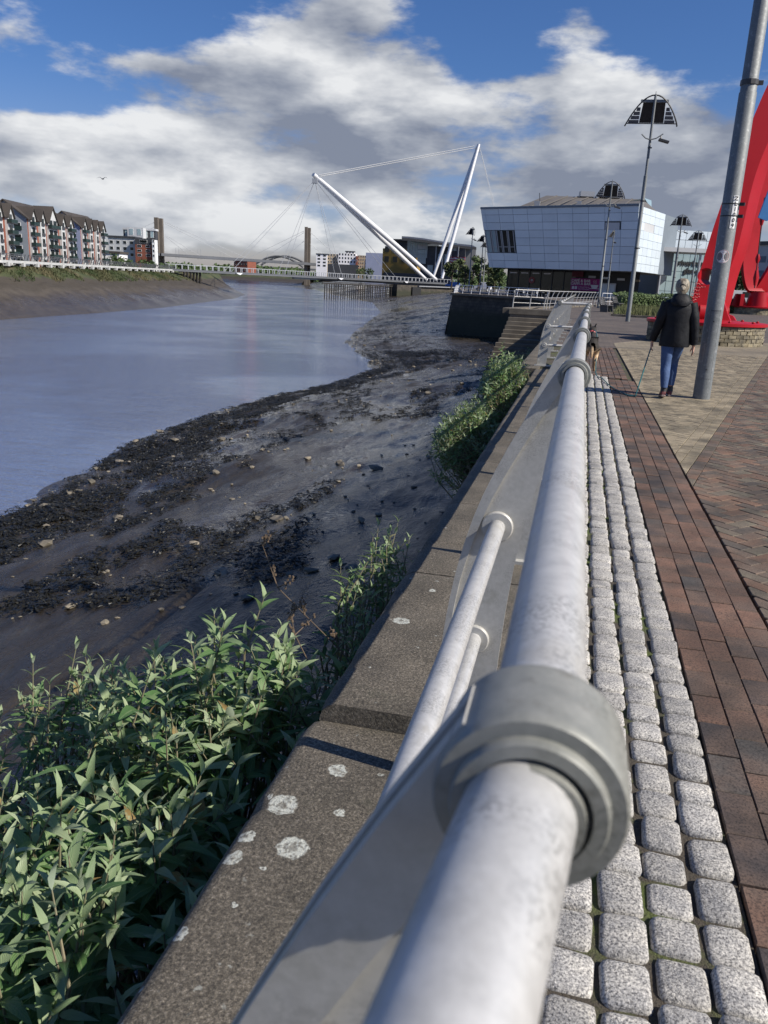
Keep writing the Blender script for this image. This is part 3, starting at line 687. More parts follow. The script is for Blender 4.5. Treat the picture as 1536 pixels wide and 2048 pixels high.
for y, t_ in st_:
    s = float(shore(y)); wx = float(wallx(y)[0]); x = wx-(wx-s)*t_; z = float(mudz(x, y)); sz = random.choice((.03, .04, .05, .06, .08, .13))*(1 if y < 70 else 1.6)
    if sz >= .13 and y < 45 and len(big) < 36 and .2 < t_: big.append((x, y, z)); continue
    v, f = random.choice(SG); n = len(V_); V_ += [(p.x*sz+x, p.y*sz+y, p.z*sz+z+sz*.22) for p in v]; F_ += [tuple(i+n for i in q) for q in f]
o = tag(mkobj('shingle', mkmesh('shingle', V_, F_, MT['stone'], fix=False)), 'small pale stones strewn through the seaweed on the mud', 'shingle'); stuff(o)
SMesh = []
for _ in range(6):
    v, f = stone_geo(.19); SMesh.append(mkmesh('foreshore_stone', v, f, MT['stone']))
for x, y, z in big:
    o = tag(mkobj('foreshore_stone', random.choice(SMesh), None, (x, y, z+.04)), 'flat pale stone, larger than the shingle, lying on the dark mud', 'stone', 'larger stones on the mud'); o.rotation_euler.z = random.uniform(0, 6.28); o.scale = (random.uniform(.7, 1.4),)*3

# ------------------------------------------------------------------ stone steps, quay
MT['step_stone'] = pm('step_stone', (.17, .145, .11), (.10, .085, .066), 1.4, .85, bmp=.4, bscale=12)
st = thing('river_steps', 'weathered stone steps going down to the mud beside the quay', 'steps', (-3, 49, -4))
n = 17; yy = 52.8; zz = -.02
for k in range(n):
    tread = 1.05 if k == 6 else .38
    xl = -4.45 - (52.8-yy)*.13
    MB().box(((xl-1.55)/2, yy-tread/2+.1, zz-.17-.6), (-1.55-xl, tread+.22, 1.2)).build('step', MT['step_stone'], st, bevel=.015, seg=1)
    yy -= tread; zz -= .235
MB().slab([(-5.35, 45.3), (-1.5, 45.3), (-1.5, 52.8), (-4.5, 52.8)], -8, -4.6).build('footing', MT['quay'], st)
qw = thing('quay_wall', 'tall dark stone quay wall streaked with green weed below the curved railing', 'wall', (-12, 122, -8))
wl = [(-1.6, 52.8), (-4.5, 52.8), (-4.5, 54.2), (1.2, 82.3), (-6.26, 116.5), (-19.9, 127.6), (-22.5, 150), (-27, 190), (-38, 260), (-50, 330), (BX+4, BY-6)]
mb = MB()
for i in range(len(wl)-1):
    (xa, ya), (xb, yb) = wl[i], wl[i+1]; d = Vector((xb-xa, yb-ya)).normalized(); n_ = Vector((-d.y, d.x)); bt_ = 1.2 if i >= 4 else .2
    mb.add([(xa, ya, -.05), (xb, yb, -.05), (xb+n_.x*bt_, yb+n_.y*bt_, -9), (xa+n_.x*bt_, ya+n_.y*bt_, -9)], [(0, 1, 2, 3)])
mb.build('wall_face', MT['quay'], qw)
for i in range(len(wl)-1):
    MB().beam((*wl[i], -.06), (*wl[i+1], -.06), .9, .32).build('coping', MT['step_stone'], qw)
terr = MB().add([(-4.4, 54.3, -.01), (1.25, 82.4, -.01), (-6.2, 116.6, -.01), (-19.8, 127.7, -.01), (-22.4, 150, -.01), (-26.9, 190, -.01), (40, 190, -.01), (40, 140, -.01)], [tuple(range(8))]).build('terrace_paving', MT['far_brown']); struct(terr)
# terrace railing with curved posts
def bow_rail(name, label, pts, step, h=1.15, r=.035, bow=.28, z0=0.1, mat='white_steel', rails=(1.0, .62, .3), side=1, group=None):
    root = thing(name, label, 'railing', (pts[0][0], pts[0][1], z0), group)
    for (xa, ya), (xb, yb) in zip(pts, pts[1:]):
        A_, B_ = Vector((xa, ya)), Vector((xb, yb)); L = (B_-A_).length; d = (B_-A_)/L; nrm = Vector((-d.y, d.x))*side
        k = max(1, round(L/step))
        bx_ = lambda z: bow*(1-(1-z)**2)*-1 + bow*.0
        prof_ = lambda z: -bow*(1-((z-.0)/1.0)**2.2)
        for i in range(k+1):
            p = A_ + d*(L*i/k); pl = []
            for z in (0, .25, .5, .75, .9, 1.0):
                q = p - nrm*prof_(z); pl.append((q.x, q.y, z0+z*h))
            MB().tube(pl, r, 6).build('post', MT[mat], root, True)
        for z in rails:
            o_ = nrm*(-prof_(z)); MB().tube([(xa+o_.x, ya+o_.y, z0+z*h), (xb+o_.x, yb+o_.y, z0+z*h)], r*(.9 if z == 1.0 else .55), 6).build('rail', MT[mat], root, True)
    return root
bow_rail('terrace_railing', 'curved white railing along the top of the dark quay wall', [(-6.2, 116.8), (-19.4, 127.4)], 1.9, h=1.2, r=.05)
bow_rail('terrace_railing', 'white railing turning back from the quay corner towards the footbridge', [(-19.4, 127.6), (-22, 150)], 2.2, h=1.2, r=.05)
bow_rail('steps_railing', 'grey metal railing at the head of the river steps', [(-4.3, 53.6), (-2.2, 54.6)], 1.1, h=1.15, r=.035, mat='rail_metal')
bow_rail('quay_railing', 'grey railing running from the river steps towards the riverside benches', [(-2.2, 54.6), (1.5, 82.3)], 2.0, h=1.15, r=.032, mat='rail_metal')
bow_rail('quay_railing', 'pale straight railing beyond the benches in front of the theatre cafe', [(1.7, 82.3), (4.9, 90.5), (9, 99)], 2.1, h=1.1, r=.035, bow=.02)

# ------------------------------------------------------------------ left bank
LB = [(-80, 10), (-84, 60)] + [tuple(onz(x, y, -7).xy) for x, y in [(0, 640), (200, 626), (330, 615), (470, 597), (492, 590), (440, 577), (395, 560)]]
BW = [(-92, 20)] + [tuple(atd(x, y, D).xy) for x, y, D in [(0, 520, 150), (120, 527, 181), (230, 532, 225), (345, 537, 298)]]
wl_ = BW + [(-175, 380), (-240, 470), (-560, 950)]
Yl = np.concatenate([np.linspace(20, 300, 160), np.linspace(304, 880, 60)])
def lbx(Y): return np.interp(Y, [p[1] for p in LB], [p[0] for p in LB])
def ltx(Y): return np.interp(Y, [p[1] for p in wl_], [p[0] for p in wl_])
Tl = np.linspace(-.35, 1.25, 70); YY, TT = np.meshgrid(Yl, Tl, indexing='ij'); s_ = lbx(YY); w_ = ltx(YY)
XX = s_ + (w_-s_)*TT
ZZ = np.where(TT < .72, -7 + 5.3*(np.clip(TT, -1, .72)/.72), -1.7 + 2.6*np.clip((TT-.72)/.28, 0, 1)**.8)
ZZ = ZZ + fbm(XX*.25, YY*.25, 5)*.45*np.clip(TT*4+.3, .1, 1) + np.where(TT > .55, fbm(XX*.9, YY*.9, 4)*.4, 0)
ZZ = np.where(TT <= 0, np.minimum(ZZ, -7.1+TT*4), ZZ)
m, t, b = newmat('bank_earth'); P_ = wpos(t); sx = node(t, 'ShaderNodeSeparateXYZ'); setin(t, sx, 0, P_)
zf = mth(t, 'ADD', sx.outputs[2], mth(t, 'MULTIPLY', mth(t, 'SUBTRACT', nz(t, P_, .18, 6, .65), .5), 4.0))
mudc = ramp(t, nz(t, P_, .5, 6), [(.3, (.042, .034, .026)), (.7, (.070, .058, .046))])
grc = ramp(t, nz(t, P_, .12, 6, .6), [(.35, (.032, .046, .014)), (.55, (.055, .062, .022)), (.7, (.11, .085, .048))])
dry = mixc(t, sstep(t, zf, -3.4, -2.4), mudc, (.042, .034, .025)); setin(t, b, 'Base Color', mixc(t, sstep(t, zf, -1.35, -.6), dry, grc))
setin(t, b, 'Roughness', mth(t, 'ADD', .26, mth(t, 'MULTIPLY', sstep(t, mth(t, 'ADD', zf, mth(t, 'MULTIPLY', nz(t, wpos(t, (1, .4, 1)), .2, 5), 2.5)), -4.0, -1.6), .6)))
bump(t, b, nz(t, P_, .9, 8, .65), .8, .35); MT['bank'] = m
struct(gridmesh('riverbank', XX, YY, ZZ, MT['bank']))
ll = [(x-4, y, .7) for x, y in wl_] + [(-1600, 2600, .7), (-7000, 7000, .7), (-7000, -200, .7), (-120, -200, .7)]
MT['lawn'] = pm('left_ground', (.06, .075, .03), (.09, .085, .05), .05, .95)
struct(MB().add(ll, [tuple(range(len(ll)))]).build('left_bank_ground', MT['lawn']))
# rough grass on the bank crest
MT['grass'] = pm('bank_grass', (.036, .055, .016), (.115, .095, .048), .07, .9, lo=.42, hi=.62)
V_, F_ = [], []
for _ in range(8000):
    Y = random.uniform(95, 300); t_ = random.uniform(.74, 1.06)
    if float(fbm(np.array([Y*.15]), np.array([t_*4]), 3)[0]) < -.12: continue
    s = float(lbx(Y)); w = float(ltx(Y)); x = s+(w-s)*t_
    z = -1.7 + 2.6*max(0, min(1, (t_-.72)/.28))**.8; h = random.uniform(.12, .55)*(.4+t_*.6)
    for _ in range(3):
        a = random.uniform(0, 6.28); n = len(V_); q = .10; ox, oy = random.gauss(0, .35), random.gauss(0, .35)
        V_ += [(x+ox-cos(a)*q, Y+oy-sin(a)*q, z-.25), (x+ox+cos(a)*q, Y+oy+sin(a)*q, z-.25), (x+ox+random.gauss(0, .25), Y+oy+random.gauss(0, .25), z+h)]
        F_.append((n, n+1, n+2))
stuff(tag(mkobj('bank_grass', mkmesh('bank_grass', V_, F_, MT['grass'], fix=False)), 'rough green and straw coloured grass along the far bank under the boardwalk', 'grass'))
# far bank closing the bend of the river
fbk = [tuple(onz(x, y, -7).xy) for x, y in [(385, 556.5), (450, 558.5), (530, 562), (545, 563.5)]]
def farbank():
    base = [atd(x, y, D) for x, y, D in [(340, 556, 900), (400, 557.5, 880), (470, 560, 840), (540, 563, 800), (600, 566, 760)]]
    mb = MB(); n = len(base)
    V1 = [(p.x, p.y, -7.3) for p in base] + [(p.x+fh.x*34, p.y+fh.y*34, -1.6) for p in base] + [(p.x+fh.x*52, p.y+fh.y*52, 1.2) for p in base] + [(p.x+fh.x*700, p.y+fh.y*700, 1.2) for p in base]
    F1 = [(j*n+i, j*n+i+1, (j+1)*n+i+1, (j+1)*n+i) for j in range(3) for i in range(n-1)]
    return mb.add(V1, F1).build('far_riverbank', MT['bank'])
struct(farbank())

# ------------------------------------------------------------------ buddleia shrubs on the wall
m, t, b = newmat('buddleia_leaf'); P_ = wpos(t); g = node(t, 'ShaderNodeNewGeometry'); oi = node(t, 'ShaderNodeObjectInfo')
fa_ = lambda nm: node(t, 'ShaderNodeAttribute', attribute_name=nm).outputs['Fac']
lx_, ly_ = fa_('lx'), fa_('ly'); rv = mth(t, 'FRACT', mth(t, 'ADD', oi.outputs['Random'], fa_('rnd')))
c_ = ramp(t, mth(t, 'ADD', mth(t, 'MULTIPLY', nz(t, P_, 2.6, 4), .6), mth(t, 'MULTIPLY', rv, .42)), [(.25, (.045, .11, .034)), (.5, (.10, .195, .066)), (.75, (.22, .31, .14))])
vein = mth(t, 'SINE', mth(t, 'MULTIPLY', mth(t, 'SUBTRACT', mth(t, 'MULTIPLY', lx_, 13), mth(t, 'MULTIPLY', ly_, 3.5)), 6.283))
c_ = mixc(t, mth(t, 'MULTIPLY', mth(t, 'SUBTRACT', 1.0, sstep(t, ly_, .02, .16)), .55), c_, (.24, .30, .16))
c_ = mixc(t, mth(t, 'MULTIPLY', sstep(t, vein, .75, 1.0), .18), c_, (.22, .28, .15))
c_ = mixc(t, mth(t, 'MULTIPLY', sstep(t, rv, .955, .975), sstep(t, nz(t, P_, 30, 3), .38, .55)), c_, (.30, .20, .07))
c_ = mixc(t, g.outputs['Backfacing'], c_, (.30, .36, .27))
setin(t, b, 'Base Color', c_); b.inputs['Roughness'].default_value = .50; b.inputs['Specular IOR Level'].default_value = .45
tr = node(t, 'ShaderNodeBsdfTranslucent'); setin(t, tr, 0, mixc(t, 1.0, c_, (.9, 1.1, .35), 'MULTIPLY'))
ms = node(t, 'ShaderNodeMixShader'); ms.inputs[0].default_value = .28; t.links.new(b.outputs[0], ms.inputs[1]); t.links.new(tr.outputs[0], ms.inputs[2])
t.links.new(ms.outputs[0], t.nodes['Material Output'].inputs[0]); bump(t, b, mth(t, 'ADD', nz(t, P_, 220, 3), mth(t, 'MULTIPLY', vein, .6)), .35, .002); MT['leaf'] = m
m2 = m.copy(); m2.name = 'buddleia_young_leaf'; MT['leaf2'] = m2
for n_ in m2.node_tree.nodes:
    if n_.type == 'VALTORGB':
        for e_, c in zip(n_.color_ramp.elements, ((.17, .25, .12), (.27, .35, .19), (.40, .46, .30))): e_.color = (*c, 1)
MT['stem'] = pm('buddleia_stem', (.15, .15, .085), (.20, .17, .11), 8, .8)
MT['dead'] = pm('dead_stalk', (.10, .07, .045), (.14, .10, .065), 9, .85)
def leaf_geo(curl, fold, w):
    """unit leaf along +X, upper side +Z"""
    V1, F1 = [], []
    xs = (0, .14, .38, .66, .88, 1.0); ws = (.04, .62, 1.0, .72, .28, .0)
    for x, q in zip(xs, ws):
        z = -curl*x*x + .06*sin(x*pi); V1 += [(x, q*w, z+fold*q*w), (x, 0, z), (x, -q*w, z+fold*q*w)]
    for i in range(len(xs)-1):
        a = i*3; F1 += [(a, a+3, a+4, a+1), (a+1, a+4, a+5, a+2)]
    F1 = [f[::-1] for f in F1]
    return V1, F1, [q for x in xs for q in (x, x, x)], [q for x in xs for q in (1., 0., 1.)]
LG = [leaf_geo(random.uniform(.1, .55), random.uniform(.1, .55), random.uniform(.115, .165)) for _ in range(14)]
def leafattr(me, lx, ly, rn):
    for nm, vals in (('lx', lx), ('ly', ly), ('rnd', rn)): me.attributes.new(nm, 'FLOAT', 'POINT').data.foreach_set('value', vals)
    return me
LM = {k: [leafattr(mkmesh('leaf', v, f, MT[k], True, fix=False), a, q, [0.]*len(v)) for v, f, a, q in LG] for k in ('leaf', 'leaf2')}
def leaf_matrix(p, d, upv, L):
    d = d.normalized(); s = d.cross(upv)
    if s.length < 1e-3: s = d.cross(Vector((1, 0, 0)))
    s.normalize(); n = s.cross(d)
    # columns: x along leaf, y = across, z = leaf upper side
    y = n.cross(d)
    M_ = Matrix((d*L, y*L, n*L)).transposed().to_4x4(); M_.translation = p; return M_
def shrub(name, label, root, tips, nleaf, ll_, parts, grp='buddleia shrubs on the river wall', lean=(0, 0)):
    """tips: tip positions on the canopy; each tip is a shoot with opposite pairs of lanceolate leaves"""
    R_ = thing(name, label, 'shrub', root, grp); rt_ = Vector(root); stem = MB(); leaves = []
    for tip, Ls in tips:
        tip = Vector(tip); a = rt_ + (Vector((random.gauss(0, .15), random.gauss(0, .2), 0)) if rt_.y < 7 else Vector((random.uniform(-.1, .0), (tip.y-rt_.y)*.7, random.uniform(-.5, .5)))); mid = a.lerp(tip, .55) + Vector((random.gauss(0, .12), random.gauss(0, .12), .12))
        dirv = (tip-mid).normalized(); dirv = (dirv + Vector((lean[0]+random.gauss(0, .38), lean[1]+random.gauss(0, .38), .45))).normalized()
        s0 = tip - dirv*Ls
        stem.tube([a, mid, s0, tip], [.011, .008, .005, .0018], 5, cap=False)
        side = dirv.cross(Vector((random.gauss(0, 1), random.gauss(0, 1), .2))).normalized(); k = nleaf
        for i in range(k):
            f = i/(k-1); p = s0.lerp(tip, .02+.98*f); side = Matrix.Rotation(radians(90)+random.gauss(0, .2), 3, dirv) @ side
            open_ = 1.25 - .90*f**1.6; L = ll_*(1.05-.55*f**1.3)*random.uniform(.55, 1.22)
            for sg in (1, -1):
                d = (dirv*(cos(open_)) + side*sg*sin(open_) + Vector((0, 0, -.10*(1-f)))).normalized()
                leaves.append((p, d, dirv, L*random.uniform(.9, 1.1), f))
    stem.build('stems', MT['stem'], R_, True); stuff(R_.children[0])
    leaves.sort(key=lambda q: -q[3]/max(.6, (q[0]-CAM).length) - .05*q[0].z)
    for p, d, u_, L, f in leaves[:parts]:
        o = mkobj('leaf', random.choice(LM['leaf2' if f > .55 and random.random() < .8 else 'leaf']), R_); o.matrix_local = Matrix.Translation(-rt_) @ leaf_matrix(p, d, u_, L)
    for key in ('leaf', 'leaf2'):
        V1, F1, A1, A2_, A3 = [], [], [], [], []
        for p, d, u_, L, f in leaves[parts:]:
            if (f > .55) != (key == 'leaf2'): continue
            M_ = leaf_matrix(p, d, u_, L); v, fc, la, lb_ = random.choice(LG); n = len(V1); A1 += la; A2_ += lb_; A3 += [random.random()]*len(v); V1 += [M_ @ Vector(q) - rt_ for q in v]; F1 += [tuple(i+n for i in q) for q in fc]
        if V1: stuff(mkobj('foliage', leafattr(mkmesh('foliage', V1, F1, MT[key], True, fix=False), A1, A2_, A3), R_))
    return R_
def canopy(cx, cy, rx, ry, zt, zd, n, Ls=(.28, .5)):
    out = []
    for _ in range(n):
        a = random.uniform(0, 2*pi); r = sqrt(random.random()); x = cx+cos(a)*r*rx; y = cy+sin(a)*r*ry
        z = zt - zd*r*r + random.gauss(0, .10); 
        if random.random() < (.30 if cy < 9 else .45): z -= random.uniform(.15, .6)*(1 if cy < 9 else 1.3)
        if x > -.98: x = -.98-random.uniform(0, .16)
        p = Vector((x, y, z)); k = 1 if cy > 25 else .775
        out.append((CAM+(p-CAM)*k, random.uniform(*Ls)*k))
    return out
shrub('buddleia_shrub', 'leafy buddleia with broad dark leaves against the lichen-spotted coping', (-1.28, 1.73, -2.90), canopy(-1.60, 2.25, .64, .85, -.70, .35, 112), 6, .185, 240)
shrub('buddleia_shrub', 'buddleia with pale upright shoot tips crowding the step in the coping', (-1.32, 2.78, -2.90), canopy(-1.68, 3.75, .78, .8, -.58, .45, 120), 6, .172, 230)
shrub('buddleia_shrub', 'straggling buddleia with brown seed heads reaching over the mud', (-2.18, 2.71, -2.90), canopy(-2.75, 3.7, .75, .9, -.95, .5, 105), 6, 0.125, 150)
shrub('buddleia_shrub', 'low shaded buddleia at the foot of the near coping', (-1.13, 0.90, -2.90), canopy(-1.5, 1.35, .42, .75, -.84, .25, 60), 6, 0.14, 150)
shrub('buddleia_shrub', 'buddleia with small grey leaves farthest out from the coping', (-1.73, 1.73, -2.90), canopy(-2.35, 2.45, .6, .8, -.98, .35, 80), 6, 0.125, 150)
shrub('buddleia_shrub', 'slim buddleia sprig leaning over the coping edge beside a post shadow', (-1.09, 3.91, -2.90), canopy(-1.26, 5.5, .30, 1.0, -.48, .40, 64), 6, 0.115, 150)
shrub('buddleia_shrub', 'dark bushy buddleia growing from the wall below the second run of coping', (-.85, 10.6, -1.7), canopy(-1.75, 14.6, .7, 1.5, -.72, .55, 330, (.2, .36)), 7, 0.125, 60)
shrub('buddleia_shrub', 'tall buddleia at the corner post with narrow sunlit leaves', (-.85, 12.4, -1.5), canopy(-1.42, 16.9, .5, 1.7, .02, .6, 280, (.25, .40)), 7, 0.13, 60)
shrub('buddleia_shrub', 'small dark buddleia beside the bottom of the river steps', (-2.0, 33.5, -3.3), canopy(-1.9, 33, .7, 3.0, -1.0, .6, 110, (.3, .6)), 5, 0.156, 20)
# dead flower stalks with brown seed heads
def stalk(pts, label):
    R_ = thing('dead_flower_stalk', label, 'plant', pts[0], 'dead buddleia flower stalks'); mb = MB().tube(pts, [.0026]*(len(pts)-1)+[.0012], 5)
    mb.build('stalk', MT['dead'], R_, True); hd = MB()
    for p in pts[1:]:
        for _ in range(2):
            e = Vector(p)+Vector((random.gauss(0, .04), random.gauss(0, .04), random.uniform(.04, .11))); hd.tube([p, e], [.003, .0015], 4)
            for _ in range(9):
                c = Vector(p).lerp(e, random.uniform(.4, 1.05)); c += Vector((random.gauss(0, .009), random.gauss(0, .009), random.gauss(0, .009))); hd.box(c, (.008, .008, .010), random.random())
    stuff(hd.build('seed_head', MT['dead'], R_))
P_3 = lambda x, y, Y: ony(x, y, Y)
for pp, lb in [(((2.0, 0), (760, 1400, 3.23), (680, 1300, 3.23), (610, 1230, 3.27), (555, 1175, 3.31), (525, 1090, 3.31)), 'long bare branching stalk with brown seed tips above the buddleia'),
               (((2.0, 0), (620, 1330, 3.16), (590, 1270, 3.16), (575, 1240, 3.16)), 'short stalk with a dense brown seed head among pale shoots')]:
    stalk([P_3(*q) for q in pp[1:]], lb)
# ------------------------------------------------------------------ text helper
def text_mesh(s, size, mat, M_, name='lettering', parent=None, ext=.0, align='CENTER', bold=0.0, sx=1.0):
    cu = bpy.data.curves.new('t', 'FONT'); cu.body = s; cu.size = size; cu.align_x = align; cu.align_y = 'CENTER'; cu.extrude = ext; cu.offset = bold; cu.resolution_u = 3
    o = bpy.data.objects.new('t', cu); link(o); bpy.context.view_layer.update()
    me = bpy.data.meshes.new_from_object(o.evaluated_get(bpy.context.evaluated_depsgraph_get())); bpy.data.objects.remove(o); bpy.data.curves.remove(cu)
    o0 = wloc(parent)
    S_ = Matrix.Diagonal((sx, 1, 1, 1))
    me.transform(Matrix.Translation(-o0) @ M_ @ S_); me.materials.clear(); me.materials.append(mat); me.name = name
    return mkobj(name, me, parent)
def frame(o, x, y):
    x = Vector(x).normalized(); y = Vector(y).normalized(); z = x.cross(y); M_ = Matrix((x, y, z)).transposed().to_4x4(); M_.translation = Vector(o); return M_

# ------------------------------------------------------------------ lamp posts
MT['lamp_panel'] = pm('lamp_panel', (.018, .018, .02), (.03, .03, .032), 4, .45)
MT['lamp_slat'] = pm('lamp_slat', (.10, .105, .12), (.14, .145, .16), 4, .5)
MT['plate_white'] = pm('plate_white', (.84, .84, .82), (.78, .78, .76), 20, .5)
MT['sticker_red'] = pm('sticker_red', (.48, .10, .10), (.42, .09, .09), 20, .5)
def lamp_post(loc, H, label, yaw=0.0, r0=.115, r1=.062, s=1.0, cut=None, flood=True, grp='tall galvanised lamp posts'):
    R_ = thing('lamp_post', label, 'lamp post', loc, grp); L = Vector(loc); ns = 24 if cut else 10
    Rz = Matrix.Rotation(yaw, 3, 'Z')
    T = lambda x, y, z: L + Rz @ Vector((x*s, y*s, 0)) + Vector((0, 0, H + z*s))
    zs = [0, .02, H*.33, H*.331, H*.66, H*.661, H]; rs = [r0, r0, r0*.93, r0*.86, r0*.80, r1*1.05, r1]
    MB().tube([L + Vector((0, 0, z)) for z in zs], rs, ns).build('pole', MT['galvanised'], R_, True)
    for z in (H*.34, H*.55, H*.78):
        rr = np.interp(z, zs, rs); MB().lathe([(rr+.012, z-.03), (rr+.012, z+.03)], L, 12).box(L + Rz @ Vector((rr+.03, 0, 0)) + Vector((0, 0, z)), (.07, .04, .05)).build('clamp_band', MT['dark_metal'], R_)
    arc = [T(-1.19*cos(a), .55*(1-sin(a)), -1.22*abs(cos(a))**2.0) for a in np.linspace(.0, pi, 25)]
    MB().tube(arc, .035*s, 6).build('arch', MT['dark_metal'], R_, True)
    MB().tube([T(0, 0, -.1), T(0, 0, .16)], [.03*s, .008], 6).build('finial', MT['dark_metal'], R_)
    MB().beam(T(-.62, .10, -.24), T(.62, .10, -.24), .12*s, .12*s).build('cross_beam', MT['galvanised'], R_)
    hd = MB().add([T(-.50, .12, -.27), T(.50, .12, -.27), T(.56, .52, -1.08), T(-.56, .52, -1.08), T(-.50, .15, -.27), T(.50, .15, -.27), T(.56, .55, -1.09), T(-.56, .55, -1.09)], [(0, 1, 2, 3), (7, 6, 5, 4), (0, 4, 5, 1), (1, 5, 6, 2), (2, 6, 7, 3), (3, 7, 4, 0)])
    hd.build('reflector', MT['lamp_panel'], R_)
    for sg in (-1, 1):
        for k in range(4):
            z = -.50-.165*k; yy = .12+.40*(-z-.27)/.81; xo = 1.19*(min(1, (-z+.02)/1.22))**(1/2.0)-.05
            if xo > .6: MB().add([T(sg*.58, yy, z+.02), T(sg*xo, yy+.02, z+.02), T(sg*(xo+.04), yy+.09, z-.125), T(sg*.58, yy+.07, z-.125)], [(0, 1, 2, 3)]).build('slat', MT['lamp_slat'], R_)
    MB().tube([T(-1.14, .55, -1.12), T(1.14, .55, -1.12)], .022*s, 5).build('lower_bar', MT['dark_metal'], R_)
    MB().tube([T(-.42, -.05, -1.68), T(-.22, -.08, -1.86), T(0, -.10, -1.92), T(.25, -.08, -1.86), T(.55, -.05, -1.66)], .03*s, 6).build('bracket', MT['galvanised'], R_, True)
    if flood:
        MB().box(T(.60, -.15, -1.98), (.48*s, .34*s, .09*s), M=Rz @ Matrix.Rotation(.25, 3, 'Y')).beam(T(.45, -.05, -1.74), T(.50, -.12, -1.94), .04*s, .04*s).build('floodlight', MT['dark_metal'], R_)
    return R_
l1 = onz(1402, 797); LAMP1 = Vector((l1.x, l1.y, 0))
R1 = lamp_post(LAMP1, 12.0, 'thick galvanised lamp post with a white number strip and round sticker', 0, .118, .062, cut=True)
def cyl_patch(name, mat, parent, L, R, a0, a1, z0, z1, n=10):
    V1 = []; 
    for i in range(n+1):
        a = a0+(a1-a0)*i/n
        for z in (z0, z1): V1.append((L.x+R*sin(a), L.y-R*cos(a), z))
    return MB().add(V1, [(2*i, 2*i+2, 2*i+3, 2*i+1) for i in range(n)]).build(name, mat, parent, True)
FA = -atan2(LAMP1.x, LAMP1.y)                        # angle of the side that faces the viewer
cyl_patch('access_door', MT['galvanised'], R1, LAMP1, .1165, FA-.35, FA+.75, .30, 1.22)
for a, z0, z1 in ((FA-.37, .28, 1.24), (FA+.75, .28, 1.24)): cyl_patch('door_edge', MT['dark_metal'], R1, LAMP1, .1168, a, a+.025, z0, z1, 2)
for z in (.285, 1.22): cyl_patch('door_edge', MT['dark_metal'], R1, LAMP1, .1168, FA-.37, FA+.775, z, z+.008, 8)
for z in (.42, 1.08): MB().lathe([(.010, 0), (.010, .006)], (LAMP1.x+.117*sin(FA+.1), LAMP1.y-.117*cos(FA+.1), z), 8, (sin(FA+.1), -cos(FA+.1), 0)).build('door_lock', MT['black'], R1)
zc = ony(1446, 513, LAMP1.y-.1).z
def wrapdisc(name, mat, r0, r1, R, a_c, zc, n=28):
    V1 = [];
    for i in range(n):
        th = 2*pi*i/n
        for r in (r0, r1):
            a = a_c + r*cos(th)/R; V1.append((LAMP1.x+R*sin(a), LAMP1.y-R*cos(a), zc+r*sin(th)))
    return MB().add(V1, [(2*i, 2*i+1, (2*i+3) % (2*n), (2*i+2) % (2*n)) for i in range(n)]).build(name, mat, R1, True)
rp = .1145
wrapdisc('sticker', MT['plate_white'], .001, .088, rp+.001, FA+.03, zc)
for r0_, r1_ in ((.080, .084), (.050, .053)): wrapdisc('sticker_ring', MT['sticker_red'], r0_, r1_, rp+.0018, FA+.03, zc)
for k in range(7):
    a = FA+.03 + .022*cos(k*2.4)/rp*(1+.5*(k % 2)); z = zc+.026*sin(k*2.4); wrap = MB().box((LAMP1.x+(rp+.002)*sin(a), LAMP1.y-(rp+.002)*cos(a), z), (.006, .002, .006+.003*(k % 3)), FA).build('sticker_mark', MT['sticker_red'], R1)
for k in range(22):
    th = 2*pi*k/22; a = FA+.03+.0665*cos(th)/rp; z = zc+.0665*sin(th); MB().box((LAMP1.x+(rp+.002)*sin(a), LAMP1.y-(rp+.002)*cos(a), z), (.0035, .002, .005), FA).build('sticker_mark', MT['sticker_red'], R1)
z1_, z0_ = ony(1476, 393, LAMP1.y).z, ony(1460, 458, LAMP1.y).z; pa = FA+.56; rq = .1115
cyl_patch('number_strip', MT['plate_white'], R1, LAMP1, rq+.004, pa-.33, pa+.30, z0_, z1_, 5)
for k, ch in enumerate('NL1009'):
    z = z1_ - (z1_-z0_)*(k+.5)/6; M_ = frame((LAMP1.x+(rq+.0062)*sin(pa), LAMP1.y-(rq+.0062)*cos(pa), z), (cos(pa), sin(pa), 0), (0, 0, 1))
    if ch == 'N': M_ = M_ @ Matrix.Rotation(radians(90), 4, 'Z')
    text_mesh(ch, .074, MT['black'], M_, 'digit', R1, .0005, bold=.0015)
for z in (z1_-.10, z0_+.16):
    MB().lathe([(rq+.007, z-.007), (rq+.007, z+.007)], LAMP1, 20).box((LAMP1.x+(rq+.03)*sin(FA+1.4), LAMP1.y-(rq+.03)*cos(FA+1.4), z), (.07, .05, .04), FA+1.4-pi/2).build('strap', MT['black'], R1)
l3 = onz(1255, 643); h3 = ony(1313, 190, l3.y).z
lamp_post(l3, h3, 'tall lamp post with arched shade standing beside the grass bed', radians(3), .115, .06)
l4 = onz(1196, 616); h4 = ony(1226, 363, l4.y).z
lamp_post(l4, h4, 'lamp post with arched shade directly in front of the cafe banner', radians(5), .11, .06)
p5 = atd(1342, 600, 82); lamp_post((p5.x, p5.y, 0), atd(1370, 430, 82).z, 'lamp post with arched shade in front of the glazed theatre entrance', 0, .11, .06, .82)
p6 = atd(1378, 600, 96); lamp_post((p6.x, p6.y, 0), atd(1400, 462, 96).z, 'lamp post half hidden behind the red sculpture leg', 0, .11, .06, .85, flood=False)
